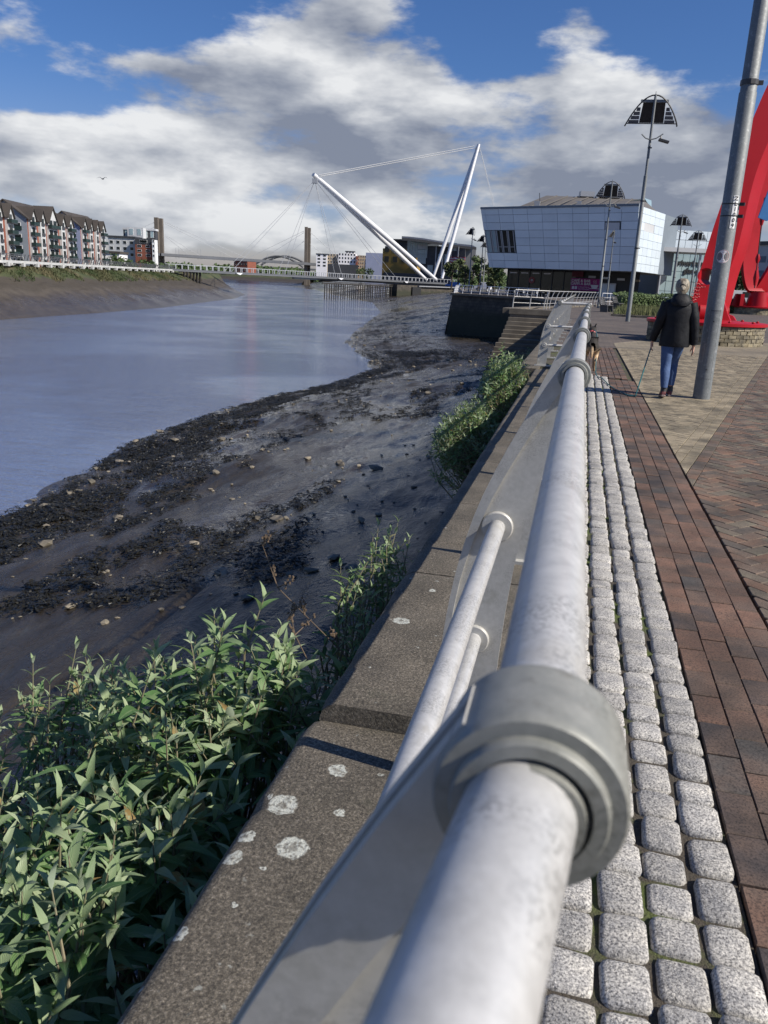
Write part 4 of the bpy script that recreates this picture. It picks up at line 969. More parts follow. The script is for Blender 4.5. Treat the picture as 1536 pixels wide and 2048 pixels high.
for (tx, ty, bx_, by_, D, lb, yw) in [(945, 455, 938, 570, 150, 'lamp post with slanting wing shade nearest the quay corner', radians(62)), (969, 470, 960, 570, 158, 'lamp post with wing shade overlapping the prow of the theatre', radians(62)), (972, 483, 966, 570, 185, 'smallest lamp post with wing shade beside the theatre prow', radians(62))]:
    q = atd(bx_, by_, D); lamp_post((q.x, q.y, 0), atd(tx, ty, D).z, lb, yw, .12, .07, 1.05)
q = atd(1212, 605, 100); lamp_post((q.x, q.y, 0), atd(1226, 460, 100).z, 'lamp post with security cameras seen against the pale theatre wall', radians(70), .1, .06, .7)

# ------------------------------------------------------------------ red sculpture
m, t, b = newmat('red_paint'); P_ = wpos(t)
setin(t, b, 'Base Color', ramp(t, nz(t, P_, .9, 6, .6), [(.30, (.29, .004, .009)), (.55, (.36, .006, .013)), (.75, (.33, .010, .014))])); b.inputs['Roughness'].default_value = .42; b.inputs['Specular IOR Level'].default_value = .25
b.inputs['Coat Weight'].default_value = .0; MT['red'] = m
MT['plinth_stone'] = pm('plinth_stone', (.26, .22, .14), (.13, .115, .085), 5, .85, bmp=.5, bscale=30, rnd=.35)
from mathutils.geometry import tessellate_polygon
def plate(name, outer, hole, dvec, mat, parent):
    loops = [outer] + ([hole] if hole else []); tri = tessellate_polygon(loops); allp = [p for l in loops for p in l]; n = len(allp)
    V1 = allp + [p+dvec for p in allp]; F1 = [tuple(q) for q in tri] + [tuple(i+n for i in q)[::-1] for q in tri]; k = 0
    for l in loops:
        m_ = len(l); F1 += [(k+i, k+(i+1) % m_, n+k+(i+1) % m_, n+k+i) for i in range(m_)]; k += m_
    return MB().add(V1, F1).build(name, mat, parent)
def plinth(c, Rr, h, label, courses=5, per=46):
    R_ = thing('sculpture_plinth', label, 'plinth', (c[0], c[1], 0)); C_ = Vector((c[0], c[1], 0))
    MB().lathe([(Rr-.06, 0), (Rr-.06, h)], C_, 48).build('core', MT['step_stone'], R_)
    hc = h/courses; a_ = 2*pi/per; L = 2*Rr*sin(a_/2)-.018
    sm = [MB().box((0, 0, 0), (L, .14, hc-.012)) for _ in range(5)]; ms = []
    for q in sm: ms.append(mkmesh('stone', [p + Vector((random.uniform(-.012, .012), random.uniform(-.02, .02), random.uniform(-.006, .006))) for p in q.v], q.f, MT['plinth_stone']))
    for k in range(courses):
        for i in range(per):
            a = a_*(i+.5*(k % 2)); o = mkobj('stone', random.choice(ms), R_, ((Rr-.05)*cos(a), (Rr-.05)*sin(a), hc*(k+.5))); o.rotation_euler = (0, 0, a+pi/2)
    return R_
PC = Vector((3.78, 27.35, 0)); pl1 = plinth(PC, 1.70, .56, 'round rubble stone plinth under the leaning red steel leg')
sc1 = thing('steel_sculpture', 'tall leaning red steel leg with a round hole near its foot', 'sculpture', (PC.x, PC.y, .56))
MB().lathe([(1.74, .562), (1.78, .575), (1.78, .65), (1.74, .665)], (PC.x, PC.y, 0), 64).build('base_plate', MT['red'], sc1, True)
DL = 27.2
lf = [(1378, 622), (1400, 545), (1422, 470), (1450, 388), (1476, 318), (1500, 252), (1536, 168), (1575, 95), (1620, 25), (1680, -50), (1760, -125)]
rg = [(1830, -60), (1750, 5), (1680, 70), (1622, 142), (1575, 212), (1536, 285), (1506, 366), (1479, 481), (1457, 548), (1443, 600), (1436, 622)]
def crv(pts, n=4):
    out = []
    for i in range(len(pts)-1):
        p0, p1, p2, p3 = pts[max(i-1, 0)], pts[i], pts[i+1], pts[min(i+2, len(pts)-1)]
        for k in range(n):
            u = k/n; out.append(.5*((2*p1)+(p2-p0)*u+(2*p0-5*p1+4*p2-p3)*u*u+(3*p1-p0-3*p2+p3)*u**3))
    return out+[pts[-1]]
O_ = crv([atd(x, y, DL) for x, y in lf]) + crv([atd(x, y, DL) for x, y in rg]); hc_ = atd(1413, 553, DL); ex = (atd(1431, 553, DL)-hc_); ey = (atd(1413, 536, DL)-hc_)
HL = [hc_ + ex*cos(2*pi*k/28) + ey*sin(2*pi*k/28) for k in range(28)]
DV = Vector((.50, .72, 0))*.80
lg_ = plate('leg', O_, HL, DV, MT['red'], sc1); lg_.data.polygons.foreach_set('use_smooth', [True]*len(lg_.data.polygons)); lg_.data.set_sharp_from_angle(angle=radians(35))
qa, qb = atd(1382, 624, DL)+DV*.1, atd(1440, 628, DL)+DV*.1
MB().tube([qa+DV*.4, qb+DV*.4], .34, 24).build('hinge_drum', MT['red'], sc1, True)
for px0 in (1443, 1462):
    g0 = [atd(px0-6, 652, DL-.2), atd(px0+16, 652, DL-.2), atd(px0+12, 628, DL-.2), atd(px0+4, 600, DL-.2), atd(px0-3, 600, DL-.2)]
    if px0 > 1450: g0 = [atd(1447, 652, DL+.1), atd(1470, 652, DL+.1), atd(1466, 632, DL+.1), atd(1448, 626, DL+.1)]
    for p in g0[:2]: p.z = .66
    plate('gusset', g0, None, Vector((.05, .12, 0)), MT['red'], sc1)
for k in range(10):
    a = 2*pi*k/10; MB().lathe([(.05, .66), (.05, .70), (.03, .72)], (PC.x+1.5*cos(a), PC.y+1.5*sin(a), 0), 6).build('bolt', MT['red'], sc1)
MT['scrawl'] = pm('chalk_scrawl', (.62, .22, .20), (.55, .15, .15), 20, .7)
for ln in range(6):
    y0 = 568+ln*6.5; x = 1390 - ln*2.2; pts = []; xe = x + random.uniform(10, 26)
    while x < xe: pts.append(atd(x, y0+random.uniform(-2.2, 2.2), DL)-fh*.004); x += random.uniform(.6, 1.7)
    MB().tube(pts, .009, 4).build('scrawl', MT['scrawl'], sc1)
# second part: curled ribbon
D2 = 72.0; pc2 = atd(1508, 633, D2); pl2 = plinth((pc2.x, pc2.y+1.5), 2.3, .55, 'round stone plinth under the curled red steel loop', 3, 30)
sc2 = thing('steel_sculpture', 'curled red steel loop with a tensioned rod, behind the leaning leg', 'sculpture', (pc2.x, pc2.y+1.5, .55))
MB().lathe([(2.4, .555), (2.45, .57), (2.45, .68), (2.4, .70)], (pc2.x, pc2.y+1.5, 0), 48).build('base_plate', MT['red'], sc2, True)
cl = [(1625, 95), (1577, 190), (1543, 265), (1517, 335), (1498, 405), (1487, 465), (1482, 520), (1484, 556), (1490, 578), (1500, 586), (1514, 574), (1533, 545), (1558, 500), (1588, 445), (1628, 370), (1678, 280)]
cp = [atd(x, y, D2) for x, y in cl]
def crv(pts, n=4):
    out = []
    for i in range(len(pts)-1):
        p0, p1, p2, p3 = pts[max(i-1, 0)], pts[i], pts[i+1], pts[min(i+2, len(pts)-1)]
        for k in range(n):
            u = k/n; out.append(.5*((2*p1)+(p2-p0)*u+(2*p0-5*p1+4*p2-p3)*u*u+(3*p1-p0-3*p2+p3)*u**3))
    return out+[pts[-1]]
cp = crv(cp); WV = (rt0*.95+fh*.3).normalized()*1.55; th = .30; V1, F1 = [], []
for i, p in enumerate(cp):
    d = (cp[min(i+1, len(cp)-1)]-cp[max(i-1, 0)]).normalized(); n_ = d.cross(WV).normalized()*th
    V1 += [p, p+n_, p+n_+WV, p+WV]
for i in range(len(cp)-1):
    a = i*4; F1 += [(a+j, a+(j+1) % 4, a+4+(j+1) % 4, a+4+j) for j in range(4)]
F1 += [(0, 1, 2, 3), tuple(len(V1)-4+j for j in (3, 2, 1, 0))]
MB().add(V1, F1).build('loop', MT['red'], sc2, True)
fo = atd(1505, 592, D2)+WV*.4
MB().tube([fo+Vector((0, 0, .35)), (fo.x, fo.y, .69)], [.75, .95], 20).build('foot', MT['red'], sc2, True)
for sg in (-1, 1):
    base = fo + rt0*sg*1.6; MB().prism([(-.7, 0), (.7, 0), (.35, .75), (-.35, 1.0)], (base.x, base.y, .69), rt0*sg*-1, (0, 0, 1), fh, -.15, .15).prism([(-.15, 0), (.15, 0), (.15, 1.0), (-.15, 1.0)], (base.x, base.y, .69), rt0, (0, 0, 1), fh, -.6, .6).build('gusset', MT['red'], sc2)
ra, rb = atd(1529, 395, D2-2), atd(1509, 576, D2-2)
MB().tube([ra, rb], .05, 6).build('tie_rod', MT['black'], sc2)
for f0, f1 in ((.18, .30), (.62, .72), (.80, .97)): MB().tube([ra.lerp(rb, f0), ra.lerp(rb, (f0+f1)/2), ra.lerp(rb, f1)], [.10, .20, .10], 8).build('turnbuckle', MT['red'], sc2, True)
MT['blue'] = pm('blue_sheet', (.035, .17, .42), (.03, .14, .36), 2, .5)
bl = [atd(x, y, 62) for x, y in [(1517, 435), (1534, 442), (1560, 430), (1590, 330), (1560, 320), (1536, 384)]]
tag(plate('blue_banner', bl, None, fh*.15, MT['blue'], None), 'bright blue tapered banner hanging beside the red loop', 'banner')

# ------------------------------------------------------------------ person walking a dog
def skin(name, V1, E1, R1_, mat, parent, sub=2, root=0):
    me = bpy.data.meshes.new(name); me.from_pydata([tuple(v) for v in V1], E1, []); o = bpy.data.objects.new(name, me); link(o)
    sk = o.modifiers.new('s', 'SKIN'); sk.use_smooth_shade = True
    for i, r in enumerate(R1_): me.skin_vertices[0].data[i].radius = (r, r) if not isinstance(r, tuple) else r
    me.skin_vertices[0].data[root].use_root = True
    ss = o.modifiers.new('u', 'SUBSURF'); ss.levels = sub; ss.render_levels = sub
    bpy.context.view_layer.update()
    m2 = bpy.data.meshes.new_from_object(o.evaluated_get(bpy.context.evaluated_depsgraph_get())); bpy.data.objects.remove(o)
    m2.materials.clear(); m2.materials.append(mat); m2.name = name; m2.polygons.foreach_set('use_smooth', [True]*len(m2.polygons))
    return mkobj(name, m2, parent)
MT['skin'] = pm('skin', (.50, .30, .22), (.46, .26, .19), 20, .55)
MT['jacket'] = pm('black_jacket', (.007, .0075, .010), (.012, .013, .016), 9, .6, bmp=.35, bscale=9, bdist=.03, spec=.22)
MT['jeans'] = pm('blue_jeans', (.028, .060, .15), (.06, .11, .235), 9, .8, bmp=.5, bscale=45, bdist=.01, lo=.3, hi=.7)
MT['hair'] = pm('blonde_hair', (.36, .31, .23), (.07, .055, .04), 34, .5, sc=(1, 1, .3), bmp=.6, bscale=90, bdist=.01)
MT['shoe'] = pm('maroon_shoe', (.13, .028, .030), (.09, .02, .024), 20, .6)
MT['sock'] = MT['black']; MT['sole'] = pm('shoe_sole', (.30, .22, .2), (.24, .2, .18), 20, .7)
pp = onz(1334, 797); PB = Vector((pp.x, pp.y, 0))
PR = thing('person', 'person in a black hooded jacket and blue jeans walking a dog', 'person', PB)
ank_l, ank_r = (-.068, -.06, .10), (.055, .30, .085)
kn_l, kn_r = (-.075, .05, .47), (.050, .33, .48)
hp_l, hp_r = (-.085, .10, .86), (.085, .13, .86)
BV = [(0, .11, .92), (0, .11, 1.05), (0, .10, 1.22), (0, .10, 1.33), (.005, .11, 1.39), (.008, .135, 1.44), (.01, .15, 1.52), (.01, .155, 1.575),
      hp_l, kn_l, ank_l, (-.07, .03, .045), hp_r, kn_r, ank_r, (.06, .42, .045),
      (-.150, .10, 1.285), (-.225, .09, 1.06), (-.275, .17, .84), (-.283, .19, .765), (.150, .11, 1.285), (.225, .09, 1.05), (.255, .10, .82), (.262, .115, .735)]
BE = [(0, 1), (1, 2), (2, 3), (3, 4), (4, 5), (5, 6), (6, 7), (0, 8), (8, 9), (9, 10), (10, 11), (0, 12), (12, 13), (13, 14), (14, 15), (3, 16), (16, 17), (17, 18), (18, 19), (3, 20), (20, 21), (21, 22), (22, 23)]
BR = [(.12, .09), (.11, .08), (.12, .08), (.08, .06), .046, .062, (.078, .094), (.062, .075), .070, .046, .034, .03, .070, .046, .034, .03, .045, .038, .028, .021, .045, .038, .028, .021]
for side, wr, sg in ((19, BV[19], -1), (23, BV[23], 1)):
    w = Vector(wr); n0 = len(BV); pal = w + Vector((sg*.004, .012, -.045)); BV.append(tuple(pal)); BR.append((.018, .026)); BE.append((side, n0))
    for k in range(4):
        off = Vector((sg*.004, -.030+.019*k, -.030)); L = (.060, .072, .068, .052)[k]; curl = .5 if sg < 0 else .22
        a = pal+off; b2 = a + Vector((-sg*L*.25*curl, .012, -L*.5)); c2 = b2 + Vector((-sg*L*.5*curl*1.5, .004, -L*.42*(1-.4*curl)))
        i0 = len(BV); BV += [tuple(a), tuple(b2), tuple(c2)]; BR += [.0095, .0085, .007]; BE += [(n0, i0), (i0, i0+1), (i0+1, i0+2)]
    i0 = len(BV); tA = pal + Vector((-sg*.012, .038, .012)); BV += [tuple(tA), tuple(tA+Vector((-sg*.010, .022, -.028))), tuple(tA+Vector((-sg*.012, .028, -.052)))]; BR += [.011, .0095, .008]; BE += [(n0, i0), (i0, i0+1), (i0+1, i0+2)]
skin('body', BV, BE, BR, MT['skin'], PR, 2)
def pt(x, y, z): return PB + Vector((x, y, z))
# jeans: hips and two tapered legs
def leg_loft(h, k, a, rr):
    h, k, a = Vector(h), Vector(k), Vector(a); rings = []
    for i in range(15):
        u = i/14; c = h.lerp(k, u*2) if u < .5 else k.lerp(a, (u-.5)*2)
        if abs(u-.5) < .2: c = c + Vector((0, .012*(1-abs(u-.5)/.2), 0))
        r = np.interp(u, [0, .2, .45, .55, .72, 1], rr); rings.append((PB+c, (r, 0, 0), (0, r*1.06, 0)))
    return rings
wr_ = lambda j, t_: .035*sin(3*t_+j*1.9)*(1 if j in (6, 7, 8, 9) else .4)
MB().loft(leg_loft((-.085, .105, .90), kn_l, (ank_l[0], ank_l[1], .16), [.090, .090, .071, .068, .066, .047]), 16, wr_).build('jeans_leg', MT['jeans'], PR, True)
MB().loft(leg_loft((.085, .13, .90), kn_r, (ank_r[0], ank_r[1], .16), [.090, .090, .071, .068, .066, .047]), 16, wr_).build('jeans_leg', MT['jeans'], PR, True)
MB().loft([(pt(0, .115, z), (rx, 0, 0), (0, ry_, 0)) for z, rx, ry_ in ((.78, .165, .115), (.84, .168, .118), (.93, .165, .115), (1.0, .14, .10))], 20).build('jeans_seat', MT['jeans'], PR, True)
# jacket
jr = [(.715, .200, .150, .115), (.74, .203, .155, .115), (.82, .196, .150, .113), (.92, .185, .143, .11), (1.02, .180, .135, .105), (1.12, .188, .135, .10), (1.22, .200, .130, .10), (1.29, .196, .115, .10), (1.335, .165, .095, .105), (1.365, .10, .075, .115), (1.385, .075, .07, .12)]
MB().loft([(pt(.003*sin(z*9), yc, z), (rx, 0, 0), (0, ry_, 0)) for z, rx, ry_, yc in jr], 36, lambda j, t_: .020*sin(5*t_+j*1.3)+.020*sin(8*t_-j*2.1)+.012*sin(2*t_+j)+.012*sin(13*t_+j*3.7)).build('jacket', MT['jacket'], PR, True)
def sleeve(pts, rr):
    c = [Vector(p) for p in pts]; cc_ = []
    for i in range(len(c)-1):
        for k in range(5): cc_.append(c[i].lerp(c[i+1], k/5))
    cc_.append(c[-1]); r_ = np.interp(np.linspace(0, 1, len(cc_)), np.linspace(0, 1, len(rr)), rr)
    r_ = [q*(1+.05*sin(i*2.2)) for i, q in enumerate(r_)]
    MB().tube([PB+p for p in cc_], r_, 16).build('sleeve', MT['jacket'], PR, True)
sleeve([(-.155, .10, 1.305), (-.222, .09, 1.06), (-.273, .165, .845), (-.283, .187, .785)], [.080, .078, .066, .058, .052, .050])
sleeve([(.155, .11, 1.305), (.226, .09, 1.05), (.256, .10, .83), (.262, .112, .755)], [.080, .078, .066, .058, .052, .050])
hood = MB().loft([(pt(.002, yc, z), (rx, 0, 0), (0, ry_, 0)) for z, rx, ry_, yc in ((1.27, .10, .05, .00), (1.31, .135, .085, .03), (1.36, .125, .095, .06), (1.40, .105, .095, .085), (1.425, .085, .085, .105), (1.43, .06, .06, .11))], 24, lambda j, t_: .04*sin(3*t_+j)).build('hood', MT['jacket'], PR, True)
hr = [(1.43, .050, .040, .085), (1.46, .075, .070, .11), (1.50, .090, .098, .135), (1.545, .093, .108, .145), (1.59, .084, .098, .15), (1.62, .058, .070, .152), (1.635, .02, .025, .155)]
MB().loft([(pt(.010, yc, z), (rx, 0, 0), (0, ry_, 0)) for z, rx, ry_, yc in hr], 26, lambda j, t_: .03*sin(7*t_+j*.6)+.02*sin(13*t_)).build('hair', MT['hair'], PR, True)
bun = MB().loft([(pt(.005, .035-.018*k, 1.515-.010*k), (rr_, 0, 0), (0, 0, rr_*.9)) for k, rr_ in enumerate((.030, .040, .036, .014))], 14, lambda j, t_: .10*sin(4*t_+j*2)).build('hair_bun', MT['hair'], PR, True)
MB().lathe([(.036, -.008), (.040, 0), (.036, .008)], pt(.005, .045, 1.52), 14, (0, 1, .3)).build('hair_tie', MT['black'], PR, True)
def shoe(a, pitch):
    a = Vector(a); Rm = Matrix.Rotation(-pitch, 3, 'X')
    f = lambda p: PB + Vector((a.x, a.y, 0)) + Rm @ Vector(p) + Vector((0, 0, .17*sin(pitch)*.75 if pitch > 0 else 0))
    up_ = MB().loft([(f((0, y, zc_)), Rm @ Vector((rx, 0, 0)), Rm @ Vector((0, 0, rz))) for y, zc_, rx, rz in ((-.075, .045, .022, .028), (-.06, .055, .034, .042), (-.01, .060, .038, .046), (.06, .050, .042, .034), (.12, .040, .044, .026), (.165, .034, .032, .018), (.18, .030, .012, .010))], 14)
    up_.build('shoe', MT['shoe'], PR, True)
    MB().loft([(f((0, y, .014)), Rm @ Vector((rx, 0, 0)), Rm @ Vector((0, 0, .014))) for y, rx in ((-.08, .020), (-.06, .036), (0, .040), (.07, .045), (.13, .046), (.17, .034), (.185, .012))], 12).build('shoe_sole', MT['sole'], PR, True)
    MB().tube([f((0, -.035, .07)), PB+Vector((a.x, a.y-.01, .17)) if pitch <= 0 else f((0, -.03, .16))], [.042, .040], 12).build('sock', MT['sock'], PR, True)
shoe((ank_l[0], ank_l[1]+.03, 0), radians(10)); shoe((ank_r[0], ank_r[1]+.03, 0), 0)

# dog seen from behind, trotting ahead on the paving
MT['dog_tan'] = pm('dog_coat_tan', (.30, .17, .085), (.46, .33, .20), 18, .8, bmp=.7, bscale=120, bdist=.01, sc=(1, 1, .4))
m, t, b = newmat('dog_coat'); P_ = wpos(t); sx = node(t, 'ShaderNodeSeparateXYZ'); setin(t, sx, 0, P_)
k_ = sstep(t, mth(t, 'ADD', sx.outputs[2], mth(t, 'MULTIPLY', nz(t, P_, 9, 4), .22)), .46, .58)
c_ = mixc(t, k_, ramp(t, nz(t, wpos(t, (1, 1, .35)), 22, 4), [(.3, (.26, .14, .065)), (.6, (.48, .34, .20)), (.75, (.62, .50, .36))]), (.020, .016, .013))
setin(t, b, 'Base Color', c_); b.inputs['Roughness'].default_value = .8; bump(t, b, nz(t, wpos(t, (1, 1, .3)), 110, 4), .8, .012); MT['dog'] = m
dg = onz(1181, 743); DB = Vector((dg.x-.03, dg.y+.05, 0))
DR = thing('dog', 'tan and black dog trotting ahead beside the railing', 'dog', DB)
DV1 = [(0, .10, .50), (0, -.06, .49), (0, .35, .50), (0, .58, .50), (0, .72, .56), (0, .86, .68), (0, .98, .69), (0, 1.08, .655), (0, 1.15, .645)]
DE1 = [(0, 1), (0, 2), (2, 3), (3, 4), (4, 5), (5, 6), (6, 7), (7, 8)]
DR1 = [(.105, .125), (.09, .11), (.10, .115), (.105, .15), (.08, .10), .070, .068, .042, .026]
def chain(start, pts, rad):
    i = len(DV1); prev = start
    for p, r in zip(pts, rad): DV1.append(p); DR1.append(r); DE1.append((prev, len(DV1)-1)); prev = len(DV1)-1
for sg, fo in ((-1, .10), (1, -.06)):
    chain(1, [(sg*.085, -.02+fo*.2, .40), (sg*.090, .05+fo*.6, .29), (sg*.085, -.10+fo, .175), (sg*.085, -.055+fo, .035), (sg*.085, -.015+fo, .025)], [.075, .055, .027, .024, .026])
    chain(3, [(sg*.09, .58-fo*.3, .38), (sg*.085, .55-fo*.8, .25), (sg*.08, .58-fo*1.2, .12), (sg*.08, .575-fo*1.3, .03), (sg*.08, .61-fo*1.3, .024)], [.062, .042, .028, .025, .026])
chain(1, [(0, -.14, .46), (.01, -.20, .36), (.015, -.23, .25)], [.036, .036, .016])
for sg in (-1, 1): chain(6, [(sg*.045, .93, .75), (sg*.055, .92, .82)], [.026, .010])
skin('body', DV1, DE1, DR1, MT['dog'], DR, 2)
MT['red_band'] = MT['sticker_red']
MB().lathe([(.085, -.018), (.09, 0), (.085, .018)], DB+Vector((0, .80, .62)), 20, (0, .75, .65)).build('collar', MT['red_band'], DR, True)
MT['lead'] = pm('teal_lead', (.012, .10, .115), (.016, .13, .14), 20, .6)
hand = PB + Vector((-.285, .205, .705))
ld = [hand+Vector((.005, .0, .03)), hand, onz(1290, 745, .36), onz(1272, 788, .05), onz(1268, 792, .012), onz(1255, 790, .012), onz(1236, 781, .012), onz(1218, 770, .012), onz(1205, 757, .03), onz(1192, 748, .03)]
ld[2] = hand.lerp(ld[3], .5)
ld += [DB+Vector((.10, .0, .30)), DB+Vector((.075, .25, .63)), DB+Vector((.03, .78, .70))]
tag(MB().tube(crv(ld, 6), .0085, 6).build('dog_lead', MT['lead'], None, True, loc=ld[4]), 'teal dog lead hanging from the hand and trailing over the setts', 'lead')
# ------------------------------------------------------------------ buildings
MT['panel_blue'] = pm('clad_panel', (.60, .67, .72), (.56, .63, .68), .35, .42, metal=.1, rnd=.06)
MT['joint_dark'] = pm('clad_joint', (.16, .19, .22), (.14, .17, .20), 2, .7)
MT['glass_dark'] = pm('dark_glass', (.010, .015, .016), (.016, .022, .024), .4, .12, spec=.4)
MT['glass_pale'] = pm('pale_glass', (.30, .40, .42), (.24, .33, .36), .3, .10, spec=.8)
MT['roof_metal'] = pm('roof_metal', (.125, .115, .105), (.10, .092, .085), .3, .7)
MT['white_paint'] = pm('white_paint', (.74, .74, .73), (.66, .66, .65), .6, .6)
MT['purple'] = pm('purple_banner', (.34, .018, .19), (.30, .016, .17), 1, .6)
MT['off_white'] = pm('off_white', (.78, .76, .76), (.74, .72, .72), 3, .6)
MT['maroon'] = pm('maroon_sign', (.14, .012, .03), (.11, .01, .025), 1, .6)
MT['pale_grey'] = pm('pale_grey_wall', (.50, .51, .52), (.42, .43, .44), .2, .8)
def pln(p): return Vector((p.x, p.y))
class Fac:
    def __init__(s, P, Q, z0=0):
        s.P, s.Q = Vector(P[:2]), Vector(Q[:2]); s.L = (s.Q-s.P).length; s.d = (s.Q-s.P)/s.L; s.n = Vector((s.d.y, -s.d.x))
        if s.n.dot(-s.P) < 0: s.n = -s.n
    def pt(s, u, z, o=0): q = s.P + s.d*u + s.n*o; return Vector((q.x, q.y, z))
    def box(s, mb, u0, u1, z0, z1, o0, o1):
        V1 = [s.pt(u, z, o) for o in (o0, o1) for u, z in ((u0, z0), (u1, z0), (u1, z1), (u0, z1))]
        return mb.add(V1, [(0, 1, 2, 3), (7, 6, 5, 4), (0, 4, 5, 1), (1, 5, 6, 2), (2, 6, 7, 3), (3, 7, 4, 0)])
    def part(s, name, mat, parent, *a): return s.box(MB(), *a).build(name, MT[mat], parent)
    def u_at(s, px, py=540):
        r = ray(px, py); dx_, dy_ = r.x, r.y; M_ = s.d.x*(-dy_) + s.d.y*dx_
        return (-s.P.x*(-dy_) - s.P.y*dx_)/M_ if abs(M_) > 1e-9 else 0
    def frame(s, u, z, o): return frame(s.pt(u, z, o), (s.d.x, s.d.y, 0) if Vector((s.d.x, s.d.y)).dot(Vector((rt0.x, rt0.y))) > 0 else (-s.d.x, -s.d.y, 0), (0, 0, 1))
    def win(s, parent, u0, u1, z0, z1, o=.0, fr='white_paint', gl='glass_dark', b=.08):
        w = s.part('window', fr, parent, u0, u1, z0, z1, o-.05, o+.05); s.part('pane', gl, w, u0+b, u1-b, z0+b, z1-b, o+.02, o+.07); return w

# theatre: faceted box clad in pale blue panels over a glazed ground floor
A_, B_, C_ = atd(962, 417, 150), atd(1279, 413, 132), atd(1330, 428, 144)
A2, B2, C2 = atd(979, 532, 150), atd(1270, 546, 132), atd(1314, 551, 144)
ZT = 14.25; ZB = (A2.z+B2.z)/2
for p in (A_, B_, C_): p.z = ZT
for p in (A2, B2, C2): p.z = ZB
back = pln(C_)-pln(B_); back = Vector((back.x, back.y, 0))*1.6
TH = thing('theatre', 'angular theatre clad in pale blue metal panels over a dark glazed ground floor', 'building', ((A_.x+C_.x)/2, (A_.y+C_.y)/2, 0))
V1 = [A2, B2, C2, C2+back*.4, A2+back, A_, B_, C_, C_+back*.4, A_+back]
ins = Vector((.0, .16, 0)); V1 = [v+ins for v in V1]
MB().add(V1, [(0, 1, 2, 3, 4), (9, 8, 7, 6, 5)] + [(i, (i+1) % 5, 5+(i+1) % 5, 5+i) for i in range(5)]).build('body', MT['joint_dark'], TH)
def panels(TLp, TRp, BLp, BRp, us, vs_, mat, skip=lambda i, j: False, th=.12, g=.025):
    nrm = (TRp-TLp).cross(BLp-TLp).normalized()
    if nrm.dot(CAM-TLp) < 0: nrm = -nrm
    f = lambda u, v: TLp.lerp(TRp, u).lerp(BLp.lerp(BRp, u), v)
    W_ = (TRp-TLp).length; Hh = (BLp-TLp).length
    for i in range(len(us)-1):
        for j in range(len(vs_)-1):
            if skip(i, j): continue
            q = [f(us[i]+g/W_, vs_[j]+g/Hh), f(us[i+1]-g/W_, vs_[j]+g/Hh), f(us[i+1]-g/W_, vs_[j+1]-g/Hh), f(us[i]+g/W_, vs_[j+1]-g/Hh)]
            plate('panel', q, None, nrm*th, MT[mat], TH)
    return f, nrm
us = [0, .028]+[.028+.0972*k for k in range(1, 11)]; us[-1] = 1.0; vs_ = [0, .10]+[.10+.9*k/7 for k in range(1, 8)]
f, nF = panels(A_, B_, A2, B2, us, vs_, 'panel_blue', lambda i, j: (i <= 2 and j in (3, 4, 5)) or (i == 9 and j == 2))
# corner window
for k, (ua, ub) in enumerate([(.006, .045), (.05, .085), (.09, .122), (.127, .168), (.173, .213)]):
    q = [f(ua, vs_[3]+.01), f(ub, vs_[3]+.01), f(ub, vs_[6]-.01), f(ua, vs_[6]-.01)]
    w = plate('window', q, None, nF*.05, MT['glass_pale' if k < 2 else 'glass_dark'], TH)
    for (a, b2, c, d) in ((ua, ub, vs_[5]+.02, vs_[5]+.03), (ua, ua+.006, vs_[3]+.01, vs_[6]-.01), (ub-.004, ub, vs_[3]+.01, vs_[6]-.01)):
        plate('mullion', [f(a, c), f(b2, c), f(b2, d), f(a, d)], None, nF*.16, MT['grey_steel'], w)
plate('louvre', [f(us[9]+.004, vs_[2]+.02), f(us[10]-.01, vs_[2]+.02), f(us[10]-.01, vs_[3]), f(us[9]+.004, vs_[3])], None, nF*.08, MT['pale_grey'], TH)
f2, nR = panels(B_, C_, B2, C2, [0, .2, .4, .6, .8, 1.0], vs_, 'panel_blue', lambda i, j: j == 2 and i in (1, 2))
plate('louvre', [f2(.2, vs_[2]), f2(.6, vs_[2]), f2(.6, vs_[3]), f2(.2, vs_[3])], None, nR*.08, MT['pale_grey'], TH)
plate('parapet', [A_-nF*.1, B_-nF*.1, B_-nF*.1+Vector((0, 0, .35)), A_-nF*.1+Vector((0, 0, .35))], None, nF*.35, MT['joint_dark'], TH)
# roof
e0, e1 = f(.20, 0)+back*.10, f(.98, 0)+back*.06; r0_, r1_ = atd(1093, 391, 163), atd(1287, 399, 158)
rf = MB().add([e0+Vector((0, 0, .3)), e1+Vector((0, 0, .3)), r1_, r0_, e0+back*1.2, e1+back*.5], [(0, 1, 2, 3), (0, 3, 4), (1, 5, 2), (4, 3, 2, 5)]).build('roof', MT['roof_metal'], TH)
for k in range(1, 9):
    a, b2 = (e0+Vector((0, 0, .3))).lerp(e1+Vector((0, 0, .3)), k/9), r0_.lerp(r1_, k/9); MB().beam(a+Vector((0, 0, .06)), b2+Vector((0, 0, .06)), .16, .16).build('seam', MT['roof_metal'], rf)
for k in (.42, .62, .72): MB().box(r0_.lerp(r1_, k)+Vector((0, 0, .5)), (2.6, 1.6, .9), YAW).build('roof_vent', MT['grey_steel'], rf)
sk = [atd(1215, 412, 150), atd(1289, 396, 152), atd(1303, 401, 156), atd(1303, 418, 156), atd(1280, 412, 150)]
plate('clerestory', sk, None, fh*.3, MT['glass_pale'], TH)
for px in (1078, 1162): MB().box(atd(px, 407, 148)+fh*2, (1.0, 1.0, 1.1)).build('roof_unit', MT['grey_steel'], TH)
MB().tube([atd(1080, 408, 152), atd(1079, 386, 152)], .06, 5).build('aerial', MT['dark_metal'], TH)
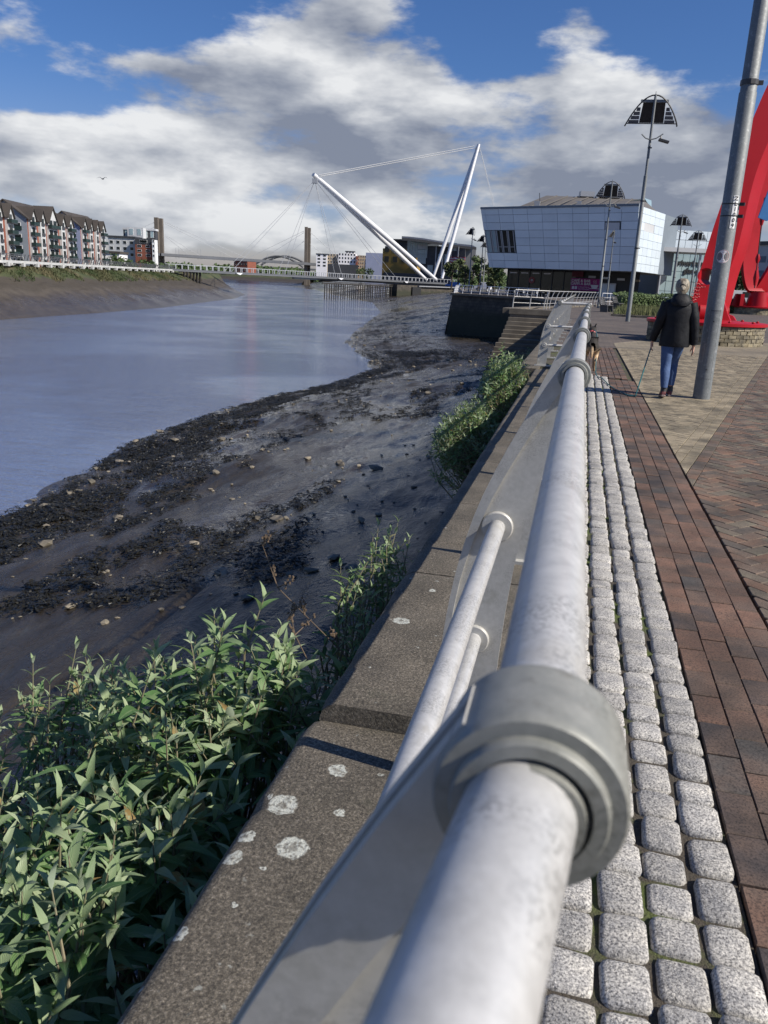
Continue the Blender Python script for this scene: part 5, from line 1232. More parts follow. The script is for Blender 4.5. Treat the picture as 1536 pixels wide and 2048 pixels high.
# ground floor
GF = Fac(atd(1014, 570, 154), atd(1276, 575, 139)); wb = GF.L/9
MB().add([GF.pt(0, 0, -.2), GF.pt(GF.L, 0, -.2), GF.pt(GF.L, ZB, -.2), GF.pt(0, ZB, -.2)], [(0, 1, 2, 3)]).build('ground_floor', MT['black'], TH)
for k in range(6): GF.part('shopfront', 'glass_dark', TH, k*wb*.82+.08, (k+1)*wb*.82-.08, .5, ZB-.3, -.1, .0)
for k in range(7): GF.part('mullion', 'dark_metal', TH, k*wb*.82-.07, k*wb*.82+.07, .0, ZB-.05, -.15, .12)
for k in range(4): GF.part('ceiling_light', 'off_white', TH, k*wb*.82+.5, k*wb*.82+1.9, ZB-.75, ZB-.55, -.02, .04)
for k in range(4): GF.part('fascia_sign', ('pale_grey', 'panel_blue', 'pale_grey', 'beige_paver')[k], TH, GF.L*.64+k*2.6, GF.L*.64+k*2.6+1.3, ZB-1.1-.12*k, ZB-.75-.12*k, .0, .08)
ud = GF.u_at(1221); dr = GF.part('door', 'pale_grey', TH, ud-1.3, ud+1.3, 0, 2.7, .0, .1)
for k in (-1, 1): GF.part('door_pane', 'panel_blue', dr, ud+k*.65-.45, ud+k*.65+.45, .4, 2.5, .1, .13)
# banner
BN = thing('cafe_banner', 'purple cafe banner with white capital lettering and a cup', 'banner', GF.pt(GF.u_at(1174), .6, .2))
b0, b1 = GF.u_at(1146), GF.u_at(1204); zt_, zb_ = atd(1174, 557, 143).z, atd(1174, 581.5, 143).z
GF.part('sheet', 'purple', BN, b0, b1, zb_, zt_, .18, .26); Hb = zt_-zb_; Wb = b1-b0
text_mesh('CAFÉ & BAR', Hb*.30, MT['off_white'], GF.frame(b0+Wb*.34, zb_+Hb*.80, .275), 'lettering', BN, .005, bold=.012, sx=1.1)
text_mesh('CAFFI A BAR', Hb*.30, MT['off_white'], GF.frame(b0+Wb*.34, zb_+Hb*.55, .275), 'lettering', BN, .005, bold=.012, sx=1.1)
text_mesh('A Taste of Culture', Hb*.13, MT['off_white'], GF.frame(b0+Wb*.46, zb_+Hb*.29, .275), 'lettering', BN, .004)
text_mesh('Blas ar Ddiwylliant', Hb*.13, MT['off_white'], GF.frame(b0+Wb*.46, zb_+Hb*.13, .275), 'lettering', BN, .004)
for k in (0, 1): GF.part('white_square', 'off_white', BN, b0+Wb*(.05+.10*k), b0+Wb*(.13+.10*k), zb_+Hb*.10, zb_+Hb*.34, .26, .28)
cupc = b0+Wb*.83
MB().loft([(GF.pt(cupc, zb_+Hb*z, .30), Vector((GF.d.x, GF.d.y, 0))*r, Vector((GF.n.x, GF.n.y, 0))*.03) for z, r in ((.20, .35), (.22, .42), (.35, .62), (.50, .70))], 18).build('cup', MT['off_white'], BN, True)
MB().loft([(GF.pt(cupc, zb_+Hb*.17, .30), Vector((GF.d.x, GF.d.y, 0))*.95, Vector((GF.n.x, GF.n.y, 0))*.03), (GF.pt(cupc, zb_+Hb*.21, .30), Vector((GF.d.x, GF.d.y, 0))*1.0, Vector((GF.n.x, GF.n.y, 0))*.03)], 18).build('saucer', MT['off_white'], BN, True)
for k in (-.2, .15): MB().tube([GF.pt(cupc+k, zb_+Hb*.58, .29), GF.pt(cupc+k+.12, zb_+Hb*.68, .29), GF.pt(cupc+k-.05, zb_+Hb*.78, .29), GF.pt(cupc+k+.1, zb_+Hb*.88, .29)], .035, 5).build('steam', MT['off_white'], BN)
ss_ = GF.part('menu_sign', 'maroon', None, b0, b0+Wb*.40, zt_+.25, zt_+1.15, .16, .22); tag(ss_, 'dark red sign above the purple banner', 'sign')
ub = GF.u_at(1066); rs_ = thing('round_sign', 'round red and white ring sign on the cafe window', 'sign', GF.pt(ub, atd(1066, 568, 148).z, .1))
MB().lathe([(.50, 0), (.50, .05)], GF.pt(ub, atd(1066, 560, 148).z, .06), 28, (GF.n.x, GF.n.y, 0)).build('disc', MT['glass_dark'], rs_)
for r_a, r_b, mt_ in ((.42, .56, 'sticker_red'), (.1, .2, 'off_white')): MB().lathe([(r_a, .05), (r_a, .09), (r_b, .09), (r_b, .05)], GF.pt(ub, atd(1066, 560, 148).z, .06), 28, (GF.n.x, GF.n.y, 0)).build('ring', MT[mt_], rs_)
# entrance hall
EH = thing('theatre_foyer', 'glazed foyer with a flat canopy and dark lettering beside the panelled theatre', 'building', atd(1370, 590, 158))
EF = Fac(atd(1316, 575, 156), atd(1440, 580, 158)); zt2 = atd(1350, 459, 156).z; zc2 = atd(1350, 503, 156).z
EF.part('body', 'joint_dark', EH, 0, EF.L, 0, zt2, -14, -.1)
nc = 9; cw = EF.L/nc
for k in range(nc):
    for j in range(2): EF.part('upper_panel', 'panel_blue', EH, k*cw+.04, (k+1)*cw-.04, zc2+.4+j*(zt2-zc2-.4)/2+.04, zc2+.4+(j+1)*(zt2-zc2-.4)/2-.04, -.1, .05)
    for j in range(5): EF.part('glazing', 'glass_pale', EH, k*cw+.05, (k+1)*cw-.05, .1+j*zc2/5+.04, .1+(j+1)*zc2/5-.04, -.12, .0)
CF = Fac(atd(1311, 500, 146), atd(1440, 505, 146)); zk = atd(1340, 496, 146).z
CF.part('canopy', 'pale_grey', EH, 0, CF.L, zk-.55, zk+.15, -8, 0)
for px in (1324, 1353, 1400): u = CF.u_at(px); q = CF.pt(u, 0, -.8); MB().tube([q, (q.x, q.y, zk-.5)], .22, 10).build('column', MT['grey_steel'], EH, True)
ur = EF.u_at(1354); zl = atd(1370, 526, 156).z
text_mesh('riverfront', 1.45, MT['black'], EF.frame(ur, zl, .12), 'lettering', EH, .06, 'LEFT', .03, 1.0); text_mesh('glan-yr-afon', 1.35, MT['black'], EF.frame(EF.u_at(1367), zl-1.35, .12), 'lettering', EH, .06, 'LEFT', .03, 1.0)
# grey block at the right edge
RB = thing('grey_block', 'long grey flat-roofed block behind the red loop', 'building', atd(1560, 590, 190)); RF = Fac(atd(1490, 580, 200), atd(1760, 590, 170)); zr = atd(1530, 486, 190).z
RF.part('wall', 'pale_grey', RB, 0, RF.L, 0, zr, -12, 0); RF.part('roof_edge', 'dark_metal', RB, -.5, RF.L+.5, zr, zr+.8, -12.5, .5)
for k in range(14):
    for j in range(3): RF.part('louvre_band', 'joint_dark', RB, k*RF.L/14+.3, (k+1)*RF.L/14-.3, 3+j*3.2, 4.4+j*3.2, 0, .08)

# ------------------------------------------------------------------ greenery helpers
def leafmat(name, a, b2): return pm(name, a, b2, .6, .75, lo=.38, hi=.62)
MT['crown'] = leafmat('tree_leaves', (.030, .060, .016), (.075, .115, .035)); MT['crown2'] = leafmat('tree_leaves_olive', (.050, .070, .022), (.10, .12, .045)); MT['bark'] = pm('bark', (.07, .055, .04), (.05, .04, .03), 3, .9)
def tree(loc, h, r, label, n=900, mat='crown', ls=.34, zb=.28, grp=None, name='tree', blobs=9):
    R_ = thing(name, label, 'tree', loc, grp); L = Vector(loc)
    MB().tube([L, L+Vector((.05*r, 0, h*.35)), L+Vector((-.04*r, .05, h*.8))], [h*.022+.05, h*.016+.03, .03], 7).build('trunk', MT['bark'], R_, True)
    limbs = MB(); cs = []
    for k in range(blobs):
        a = random.uniform(0, 6.28); z = h*random.uniform(zb+.08, .92); q = r*(1-((z/h-.55)/.6)**2)*random.uniform(.3, .8); c = L+Vector((cos(a)*q, sin(a)*q, z)); cs.append((c, r*random.uniform(.32, .55)))
        limbs.tube([L+Vector((0, 0, z*.6)), c], [.05+h*.004, .02], 5)
    limbs.build('limbs', MT['bark'], R_); stuff(R_.children[-1]); V1, F1 = [], []
    for i in range(n):
        c, rr = random.choice(cs); v = Vector((random.gauss(0, 1), random.gauss(0, 1), random.gauss(0, 1))); v = v.normalized()*rr*random.random()**.4; v.z *= .8; p = c+v
        a = Vector((random.gauss(0, 1), random.gauss(0, 1), random.gauss(0, 1))).normalized(); b2 = a.cross(Vector((random.gauss(0, 1), random.gauss(0, 1), random.gauss(0, 1)))).normalized(); s = ls*random.uniform(.6, 1.3); k = len(V1)
        V1 += [p-a*s, p+b2*s*.6, p+a*s, p-b2*s*.6]; F1.append((k, k+1, k+2, k+3))
    stuff(mkobj('crown', mkmesh('crown', [v-L for v in V1], F1, MT[mat], fix=False), R_)); return R_
def gz(px, D, z=0.0):
    p = atd(px, 560+.045*(px-768), D); return (p.x, p.y, z)
for px, D, h, r, lb, mt_ in [(1468, 150, 9.0, 3.0, 'dark leafy tree between the red leg and the red loop', 'crown'), (1482, 165, 8.0, 2.6, 'second tree seen past the lamp post sticker', 'crown2'), (1438, 170, 8.5, 2.8, 'tree glimpsed through the round hole of the red leg', 'crown')]:
    tree(gz(px, D), h, r, lb, 900, mt_)
k = 0
for px, D, h in [(903, 205, 7.5), (916, 215, 9.5), (929, 210, 8.5), (944, 208, 9.0), (957, 216, 10.0), (975, 200, 8.0), (988, 195, 7.0), (998, 190, 6.5)]:
    tree(gz(px, D, 0), h, 2.0, ('narrow poplar by the red building sign', 'tall narrow poplar beyond the quay corner', 'slim green tree beside the parked blue van', 'upright tree in the row beyond the quay lamps', 'tallest poplar in the row before the theatre prow', 'bushy tree below the theatre prow', 'low dark tree next to the glazed cafe', 'small tree in the shade of the theatre overhang')[k], 520, 'crown' if k % 2 else 'crown2', .36, .15, 'trees beyond the quay'); k += 1
# hedge and grass bed
hb0, hb1 = onz(1248, 618), onz(1342, 622)
HG_ = Fac(hb0, hb1); R_ = thing('hedge', 'clipped dark green hedge behind the rough grass bed', 'hedge', HG_.pt(HG_.L/2, 0, -2)); V1, F1 = [], []
hl = HG_.L+6
for _ in range(5200):
    u = random.uniform(-.3, hl); o = -random.uniform(0, 2.6); z = random.uniform(0, 1.25+.06*sin(u*2)); 
    if random.random() < .7:
        if random.random() < .5: z = 1.25+.08*sin(u*1.7)+random.gauss(0, .05)
        else: o = random.gauss(0, .06)
    p = HG_.pt(u, z, o); a = Vector((random.gauss(0, 1), random.gauss(0, 1), random.gauss(0, 1))).normalized(); b2 = a.orthogonal().normalized(); s = .10; q = len(V1); V1 += [p-a*s, p+b2*s*.6, p+a*s, p-b2*s*.6]; F1.append((q, q+1, q+2, q+3))
stuff(mkobj('foliage', mkmesh('foliage', [v-wloc(R_) for v in V1], F1, MT['crown'], fix=False), R_)); HG_.part('inner_growth', 'crown', R_, 0, hl-.2, 0, 1.05, -2.4, -.2)
MT['bed_grass'] = pm('bed_grass', (.085, .11, .035), (.15, .15, .06), .8, .85)
gb = [onz(1224, 630), onz(1330, 637), onz(1342, 624), onz(1248, 618)]; V1, F1 = [], []
for _ in range(3600):
    u, v = random.random(), random.random(); p = gb[0].lerp(gb[1], u*1.15).lerp(gb[3].lerp(gb[2], u*1.15), v); h = random.uniform(.25, .62)
    a = random.uniform(0, 6.28); q = len(V1); V1 += [(p.x-.025*cos(a), p.y-.025*sin(a), 0), (p.x+.025*cos(a), p.y+.025*sin(a), 0), (p.x+random.gauss(0, .12), p.y+random.gauss(0, .12), h)]; F1.append((q, q+1, q+2))
stuff(tag(mkobj('bed_grass', mkmesh('bed_grass', V1, F1, MT['bed_grass'], fix=False)), 'long yellow-green grass in the bed in front of the clipped hedge', 'grass'))
KB = thing('bed_kerb', 'pale stone kerb edging the grass bed', 'kerb', gb[0]); q0, q1 = onz(1222, 632), onz(1400, 642)
for k in range(7): MB().beam(q0.lerp(q1, k/7)+Vector((0, 0, .06)), q0.lerp(q1, (k+.97)/7)+Vector((0, 0, .06)), .3, .14).build('kerb_stone', MT['beige_paver'], KB)
# benches
MT['bench_slat'] = pm('bench_grey', (.05, .05, .052), (.075, .075, .08), 5, .6)
def bench(p, rz, label):
    R_ = thing('bench', label, 'bench', p, 'riverside benches'); L = Vector(p); Rm = Matrix.Rotation(rz, 3, 'Z'); T = lambda x, y, z: L+Rm @ Vector((x, y, z))
    for k in range(4): MB().box(T(0, -.2+.12*k, .46), (1.8, .10, .05), rz).build('seat_slat', MT['bench_slat'], R_)
    for k in range(4): MB().box(T(0, .30+.05*k, .56+.13*k), (1.8, .05, .10), rz).build('back_slat', MT['bench_slat'], R_)
    for s in (-.75, .75): MB().prism([(-.28, 0), (.22, 0), (.28, .44), (.50, 1.0), (.42, 1.0), (.20, .44), (-.25, .44)], T(s, 0, 0), Rm @ Vector((0, 1, 0)), (0, 0, 1), Rm @ Vector((1, 0, 0)), -.05, .05).build('end_frame', MT['bench_slat'], R_)
pb = onz(1212, 624); bench(pb, radians(75), 'dark grey bench in front of the pale railing, beside the lamp post'); pb2 = onz(1236, 618); bench(pb2, radians(75), 'second dark bench, nearer the grass bed')
MT['timber'] = pm('dark_timber', (.022, .018, .015), (.014, .012, .010), 1.5, .85)

# ------------------------------------------------------------------ footbridge
MT['deckgrey'] = pm('deck_grey', (.10, .105, .115), (.085, .09, .10), .1, .7); MT['beam_white'] = pm('weathered_beam', (.46, .46, .44), (.36, .36, .35), .5, .7)
FL, FR = atd(345, 538, 298), atd(908, 567, 415); FBZ = lambda u: FL.z + (FR.z-FL.z)*u + .0*sin(u*pi)
fbr = thing('footbridge', 'white cable-stayed footbridge with a pair of leaning twin masts', 'bridge', (FR.x, FR.y, 0))
ax = (FR-FL); ax.z = 0; axl = ax.length; axd = ax/axl; axn = Vector((axd.y, -axd.x, 0));
if axn.dot(CAM-FL) < 0: axn = -axn
def FP(u, o, dz): p = FL+axd*(u*axl)+axn*o; p.z = FBZ(u)+dz; return p
MB().beam(FP(-.01, 0, -.35), FP(1.02, 0, -.35), 4.4, .45).build('deck', MT['deckgrey'], fbr)
for o in (-2.3, 2.3): MB().beam(FP(-.01, o, -.45), FP(1.02, o, -.45), .35, .5).build('edge_girder', MT['deckgrey'], fbr)
MB().beam(FP(.35, 0, -1.0), FP(1.0, 0, -1.25), 1.6, .8).build('under_girder', MT['deckgrey'], fbr)
for o in (-2.2, 2.2):
    for k in range(62): MB().beam(FP(k/61, o, -.1), FP(k/61, o, 1.65), .24, .16, axn).build('parapet_post', MT['grey_steel'], fbr)
    MB().beam(FP(-.01, o, 1.68), FP(1.02, o, 1.68), .2, .16).build('handrail', MT['grey_steel'], fbr); MB().beam(FP(-.01, o, .0), FP(1.02, o, .0), .2, .22).build('kerb_beam', MT['deckgrey'], fbr)
for u in (.17, .50, .76): MB().prism([(-1.6, 0), (1.4, 0), (.4, -.7), (-.6, -.5)], FP(u, 2.5, -.2), axd, (0, 0, 1), axn, 0, .5).build('anchor_fin', MT['white_steel'], fbr)
def mast(base, tip, r, name='mast'):
    n = 10; pts = [base.lerp(tip, i/n) for i in range(n+1)]; MB().tube(pts, [r*(.45+.55*sin(pi*min(1, max(0, .12+.76*i/n)))) for i in range(n+1)], 14).build(name, MT['white_steel'], fbr, True)
t1, t2 = atd(626, 349, 357), atd(957, 289, 424)
mast(atd(853, 560, 408), t1, 1.15); mast(atd(873, 560, 404), t1+axn*.4, 1.15); mast(atd(867, 553, 416), t2, 1.0); mast(atd(884, 557, 408), t2+axn*.3, 1.0)
MB().box(atd(630, 362, 357), (2.2, 2.2, 1.8), YAW).build('cable_saddle', MT['grey_steel'], fbr); MB().box(t2+Vector((-.3, 0, -2.4)), (2.2, 1.8, 2.0), YAW).build('cable_saddle', MT['grey_steel'], fbr)
def cable(a, b2, r=.07, parent=None, mat='grey_steel', name='cable'): return MB().tube([a, b2], r, 5).build(name, MT[mat], parent or fbr)
cable(atd(638, 350, 357), atd(949, 292, 424), .15); cable(atd(640, 353, 357.5), atd(949, 296, 424), .15)
u_of = lambda px: Fac(FL, FR).u_at(px, 548)/axl
for u_px in (456, 562, 678, 790):
    for o in (-2.2, 2.2): cable(atd(629+(u_px-600)*.02, 364, 357), FP(u_of(u_px), o, .2), .085)
for dx_ in (0, 4): cable(atd(960, 296, 424), atd(1000+dx_, 470, 424), .08); 
for dx_ in (0, 4): cable(atd(1000+dx_, 470, 424), atd(1020+dx_, 565, 424), .08)
# abutment and timber jetty on the right bank
AB = thing('bridge_abutment', 'dark stone abutment below the right end of the footbridge', 'abutment', (FR.x, FR.y, -7)); wa, wb_ = FP(.70, 3.5, 0), FP(1.06, 3.5, 0)
MB().beam((wa.x, wa.y, -3.2), (wb_.x, wb_.y, -3.2), 5.0, 6.4).build('wall', MT['quay'], AB); o_ = FP(.78, 6.2, -3.4); MB().box((o_.x, o_.y, -3.2), (6.0, 1.0, 5.0), atan2(axd.y, axd.x)).build('sluice_gate', MT['black'], AB)
o_ = FP(.9, 6.4, -1.2); MB().box((o_.x, o_.y, -.25), (36, 1.2, .45), atan2(axd.y, axd.x)).build('ledge', MT['grey_steel'], AB)
JT = thing('timber_jetty', 'row of dark timber piles carrying a low jetty under the footbridge', 'jetty', FP(.6, 3, -7))
for k in range(34):
    u = .44+.27*k/33; p = FP(u, 3.4+random.uniform(-.2, .2), 0); MB().tube([(p.x, p.y, -7.6), (p.x+random.uniform(-.15, .15), p.y, -.5)], .24, 6).build('pile', MT['timber'], JT)
MB().beam(FP(.43, 3.4, -2.6), FP(.72, 3.4, -2.6), .5, .5).build('waling', MT['timber'], JT); MB().beam(FP(.43, 2.2, -2.0), FP(.72, 2.2, -2.0), 3.0, .3).build('jetty_deck', MT['timber'], JT)
LP_ = thing('bridge_pier', 'dark timber pier at the left end of the footbridge', 'pier', FP(.04, 0, -6))
for k in range(6): p = FP(.02+.010*k, 2.5-.4*k, 0); MB().tube([(p.x, p.y, -5), (p.x, p.y, p.z-.7)], .42, 7).build('pile', MT['timber'], LP_)

# ------------------------------------------------------------------ road bridges upstream
MT['pylon'] = pm('pylon_concrete', (.125, .105, .085), (.095, .08, .066), .15, .8)
GB = thing('road_bridge', 'cable-stayed road bridge with tall paired brown concrete towers', 'bridge', atd(320, 545, 700))
gL, gR = atd(200, 502, 670), atd(680, 533, 790)
g_at = lambda px, py, D: atd(px, py, D)
dk = [atd(318, 509, 700), atd(430, 516, 725), atd(610, 527.5, 760), atd(655, 531, 768), atd(690, 533.5, 775)]; dk0 = atd(250, 505, 690)
for a, b2 in zip([dk0]+dk, dk): MB().beam(a, b2, 14, 2.2).build('deck', MT['deckgrey'], GB)
for px, D, yt, yb in ((316.5, 700, 435, 545), (325.5, 706, 437, 545), (611, 760, 454, 550), (617, 766, 456, 550)):
    a, b2 = atd(px, yb, D), atd(px-.028*(1-(px-200)/400)*0+ (px-516)/6000*0 - (yb-yt)*(.035 if px < 400 else -.018), yt, D); a.x, a.y = b2.x, b2.y; a.z = -8
    w_ = 3.0 if px < 400 else 2.6
    MB().box((a.x, a.y, (a.z+b2.z)/2), (w_, 4, b2.z-a.z), YAW).build('tower', MT['pylon'], GB)
for (a, b2) in [((330, 444, 703), (500, 519.5, 738)), ((330, 447, 703), (470, 517.5, 733)), ((331, 470, 703), (402, 513.5, 718)), ((331, 473, 703), (380, 512, 714)), ((313, 443, 700), (285, 455, 694)), ((313, 452, 700), (292, 461, 695)),
                ((608, 462, 760), (490, 519, 737)), ((608, 465, 760), (520, 521, 742)), ((608, 482, 760), (560, 524, 750)), ((620, 464, 764), (674, 512, 774)), ((620, 488, 764), (655, 517, 770))]:
    cable(atd(*a), atd(*b2), .16, GB)
for px in (352, 358, 396, 402, 442, 448, 488, 535): a = atd(px, 517+(px-352)*.055, 705+(px-318)*.18); MB().tube([a, a+Vector((0, 0, 8.5))], .12, 5).build('lamp_column', MT['grey_steel'], GB)
AR = thing('arch_bridge', 'distant pale bowstring arch bridge behind the road bridge', 'bridge', atd(555, 548, 1150))
for off in (0, 14):
    pts = [atd(508+off+98*i/20, 530.5+ (i/20)*4 - 20*sin(pi*i/20)**.9, 1150+off) for i in range(21)]; MB().tube(pts, 1.5, 6).build('arch', MT['deckgrey'], AR, True)
    for i in range(2, 19, 2): p = pts[i]; MB().tube([p, (p.x, p.y, pts[0].lerp(pts[20], i/20).z)], .18, 4).build('hanger', MT['grey_steel'], AR)
MB().beam(atd(495, 533, 1155), atd(640, 540, 1165), 14, 2.5).build('deck', MT['deckgrey'], AR)

# ------------------------------------------------------------------ left bank: boardwalk and houses
bwz = 2.1; BWK = thing('riverside_boardwalk', 'raised riverside boardwalk with white edge beams and slanted grey railing', 'boardwalk', (BW[2][0], BW[2][1], .5))
def alongBW(pl):
    out = [0]
    for a, b2 in zip(pl, pl[1:]): out.append(out[-1]+(Vector(b2)-Vector(a)).length)
    return out
acc_ = alongBW(BW); tot = acc_[-1]
def bwp(s, o=0, z=bwz):
    for i in range(len(BW)-1):
        if s <= acc_[i+1] or i == len(BW)-2:
            a, b2 = Vector(BW[i]), Vector(BW[i+1]); d = (b2-a).normalized(); n_ = Vector((d.y, -d.x)); p = a+d*(s-acc_[i])+n_*o; return Vector((p.x, p.y, z))
for i in range(len(BW)-1):
    a, b2 = acc_[i], acc_[i+1]; MB().beam(bwp(a, -1.5, bwz-.1), bwp(b2-.01, -1.5, bwz-.1), 3.6, .2).build('deck', MT['timber'], BWK)
    MB().beam(bwp(a, .45, bwz-.28), bwp(b2-.01, .45, bwz-.28), .3, .5).build('edge_beam', MT['beam_white'], BWK)
    for z in (.45, .8, 1.12): MB().beam(bwp(a, .45+z*.35, bwz+z), bwp(b2-.01, .45+z*.35, bwz+z), .08, .09).build('rail', MT['deckgrey'], BWK)
s = acc_[1]-22
while s < tot: MB().beam(bwp(s, .5, bwz-.1), bwp(s, .95, bwz+1.15), .14, .14, (1, 0, 0)).build('rail_post', MT['deckgrey'], BWK); s += 1.75
s = acc_[1]-20
while s < tot:
    MB().box(bwp(s, .55, bwz-.72), (.8, .8, .7), atan2(fh.y, fh.x)).build('beam_bracket', MT['beam_white'], BWK); p = bwp(s, -.5); MB().tube([(p.x, p.y, -2.5), (p.x, p.y, bwz-.2)], .28, 8).build('pile', MT['step_stone'], BWK); s += 7.2
MT['render_white'] = pm('white_render', (.47, .48, .47), (.40, .41, .41), .3, .85); MT['render_grey'] = pm('grey_render', (.24, .265, .30), (.21, .235, .27), .2, .85); MT['render_lilac'] = pm('lilac_render', (.25, .28, .40), (.22, .25, .36), .2, .85)
MT['red_brick'] = pm('red_brick', (.23, .075, .045), (.17, .055, .036), .8, .9); MT['slate'] = pm('slate_roof', (.040, .034, .030), (.058, .048, .040), .25, .75); MT['green_metal'] = pm('green_balcony', (.010, .026, .023), (.018, .036, .031), .5, .5)
MT['sandstone'] = pm('sand_render', (.38, .30, .20), (.32, .25, .17), .2, .85); MT['ochre'] = pm('ochre_panel', (.30, .19, .035), (.26, .16, .03), .3, .6); MT['charcoal'] = pm('charcoal_clad', (.035, .037, .042), (.05, .052, .058), .2, .6)
def roof_prism(mb, fa, u0, u1, zE, zR, o0, o1):
    om = (o0+o1)/2; V1 = [fa.pt(u, z, o) for u in (u0, u1) for o, z in ((o0, zE), (om, zR), (o1, zE))]
    return mb.add(V1, [(0, 1, 2), (5, 4, 3), (0, 3, 4, 1), (1, 4, 5, 2), (0, 2, 5, 3)])
def house(label, P, Q, zE, zR, w, endmat, bays):
    fa = Fac(P, Q); R_ = thing('riverside_house', label, 'house', fa.pt(fa.L/2, .7, -w/2), 'riverside houses on the far bank'); L = fa.L
    fa.part('wall', 'red_brick', R_, 0, L, .5, zE, -w, 0)
    V1 = [fa.pt(0, zE, 0), fa.pt(0, zE, -w), fa.pt(0, zR, -w/2)]; V1 += [v+Vector((fa.d.x, fa.d.y, 0))*L for v in V1]
    MB().add(V1, [(0, 1, 2), (5, 4, 3), (0, 2, 5, 3), (1, 4, 5, 2)]).build('gable', MT['red_brick'], R_)
    roof = MB(); 
    for sg in (0, 1):
        o_e, o_m = (.5, -w/2) if sg == 0 else (-w-.5, -w/2); dz = .5*(zR-zE)/(w/2); V2 = [fa.pt(-.5, zE-dz, o_e), fa.pt(L+.5, zE-dz, o_e), fa.pt(L+.5, zR, o_m), fa.pt(-.5, zR, o_m)]
        roof.add(V2+[v+Vector((0, 0, .28)) for v in V2], [(0, 1, 2, 3), (7, 6, 5, 4), (0, 4, 5, 1), (2, 6, 7, 3), (0, 3, 7, 4), (1, 5, 6, 2)])
    roof.build('roof', MT['slate'], R_)
    # rendered end panel with stacked windows
    ef = Fac(fa.pt(0, 0, -w), fa.pt(0, 0, 0)); zz_ = lambda u: zE+(zR-zE)*(1-abs(u-w/2)/(w/2))
    if ef.P.x > ef.Q.x: pass
    u0_, u1_ = w*.42, w; V3 = [ef.pt(u0_, .7, .12), ef.pt(u1_, .7, .12), ef.pt(u1_, zz_(u1_)-.05, .12), ef.pt(w/2, zR-.1, .12), ef.pt(u0_, zz_(u0_)-.1, .12)]
    plate('end_render', V3, None, Vector((-ef.n.x, -ef.n.y, 0))*.1, MT[endmat], R_)
    fl = (zE-1.0)/4.3
    for k in range(4):
        z = 1.6+fl*k; ef.win(R_, w*.64, w*.86, z, z+fl*.62, .14); ef.part('juliet_rail', 'green_metal', R_, w*.62, w*.88, z-.1, z+.75, .2, .28)
    for x0, x1, wide, bal in bays:
        u0_, u1_ = max(.05, min(fa.u_at(x0), fa.u_at(x1))), min(L-.05, max(fa.u_at(x0), fa.u_at(x1))); zb = zE-.1; sh_ = (u1_-u0_)*.10; u0_ += sh_; u1_ -= sh_; apex = zE + (3.6 if wide else 2.4)*.9; pr = .55
        bay = MB(); um = (u0_+u1_)/2
        V4 = [fa.pt(u, z, o) for o in (-.1, pr) for u, z in ((u0_, .7), (u1_, .7), (u1_, zb), (um, apex), (u0_, zb))]
        bay.add(V4, [(0, 1, 2, 3, 4), (9, 8, 7, 6, 5)]+[(i, (i+1) % 5, 5+(i+1) % 5, 5+i) for i in range(5)])
        bo = bay.build('bay', MT['render_white'], R_)
        rr = MB()
        for ua, za in ((u0_, zb), (u1_, zb)):
            e_ = ua+(ua-um)*.12; ze = za-.35; V5 = [fa.pt(e_, ze, -w*.4), fa.pt(e_, ze, pr+.4), fa.pt(um, apex+.1, pr+.4), fa.pt(um, apex+.1, -w*.4)]; rr.add(V5+[v+Vector((0, 0, .26)) for v in V5], [(0, 1, 2, 3), (7, 6, 5, 4), (0, 4, 5, 1), (1, 5, 6, 2), (2, 6, 7, 3), (3, 7, 4, 0)])
        rr.build('bay_roof', MT['slate'], R_); bw_ = u1_-u0_
        for k in range(5):
            z = 1.3+fl*k*.92
            if z+fl*.6 > zb+.4: break
            cols = ((.10, .44), (.56, .90)) if wide else ((.26, .74),)
            for c0_, c1_ in cols: fa.win(bo, u0_+bw_*c0_, u0_+bw_*c1_, z, z+fl*.66, pr+.02, 'white_paint' if k == 0 else 'charcoal')
            if k and bal:
                fa.part('balcony', 'green_metal', bo, u0_-.1, u1_+.1, z-.2, z+.5, pr+.75, pr+.85); fa.part('balcony_floor', 'charcoal', bo, u0_-.1, u1_+.1, z-.32, z-.18, pr, pr+.85)
                for us_ in (u0_-.1, u1_): fa.part('balcony_side', 'green_metal', bo, us_, us_+.1, z-.2, z+.5, pr, pr+.8)
            elif k: fa.part('juliet_rail', 'charcoal', bo, u0_+bw_*.2, u0_+bw_*.8, z-.05, z+.6, pr+.1, pr+.18)
    return R_
def HP(px, D): return pln(atd(px, 540, D))
zE1 = atd(61, 436, 186).z; zR1 = atd(27, 404, 190).z
house('riverside house with white gabled bays at the downstream end of the terrace', HP(-78, 146), HP(31, 174), zE1-.6, zR1-.3, 9.6, 'render_grey', [(-45, -30, 0, 1), (-22, -12, 0, 0), (-3, 9, 0, 0), (16, 31, 0, 1)])
house('riverside house with a grey rendered gable end and a wide central bay', HP(61, 186), HP(149, 216), zE1, zR1, 9.4, 'render_grey', [(62, 75, 0, 1), (81, 93, 0, 0), (96, 118, 1, 1), (122, 132.5, 0, 0), (136, 148, 0, 1)])
house('riverside house with a lilac rendered gable end nearest the brick flats', HP(165, 226), HP(211, 246), atd(165, 453, 226).z, atd(138, 426, 230).z, 9.0, 'render_lilac', [(165, 175, 0, 1), (179, 186.5, 0, 0), (191, 198.5, 0, 0), (201.5, 211, 0, 1)])
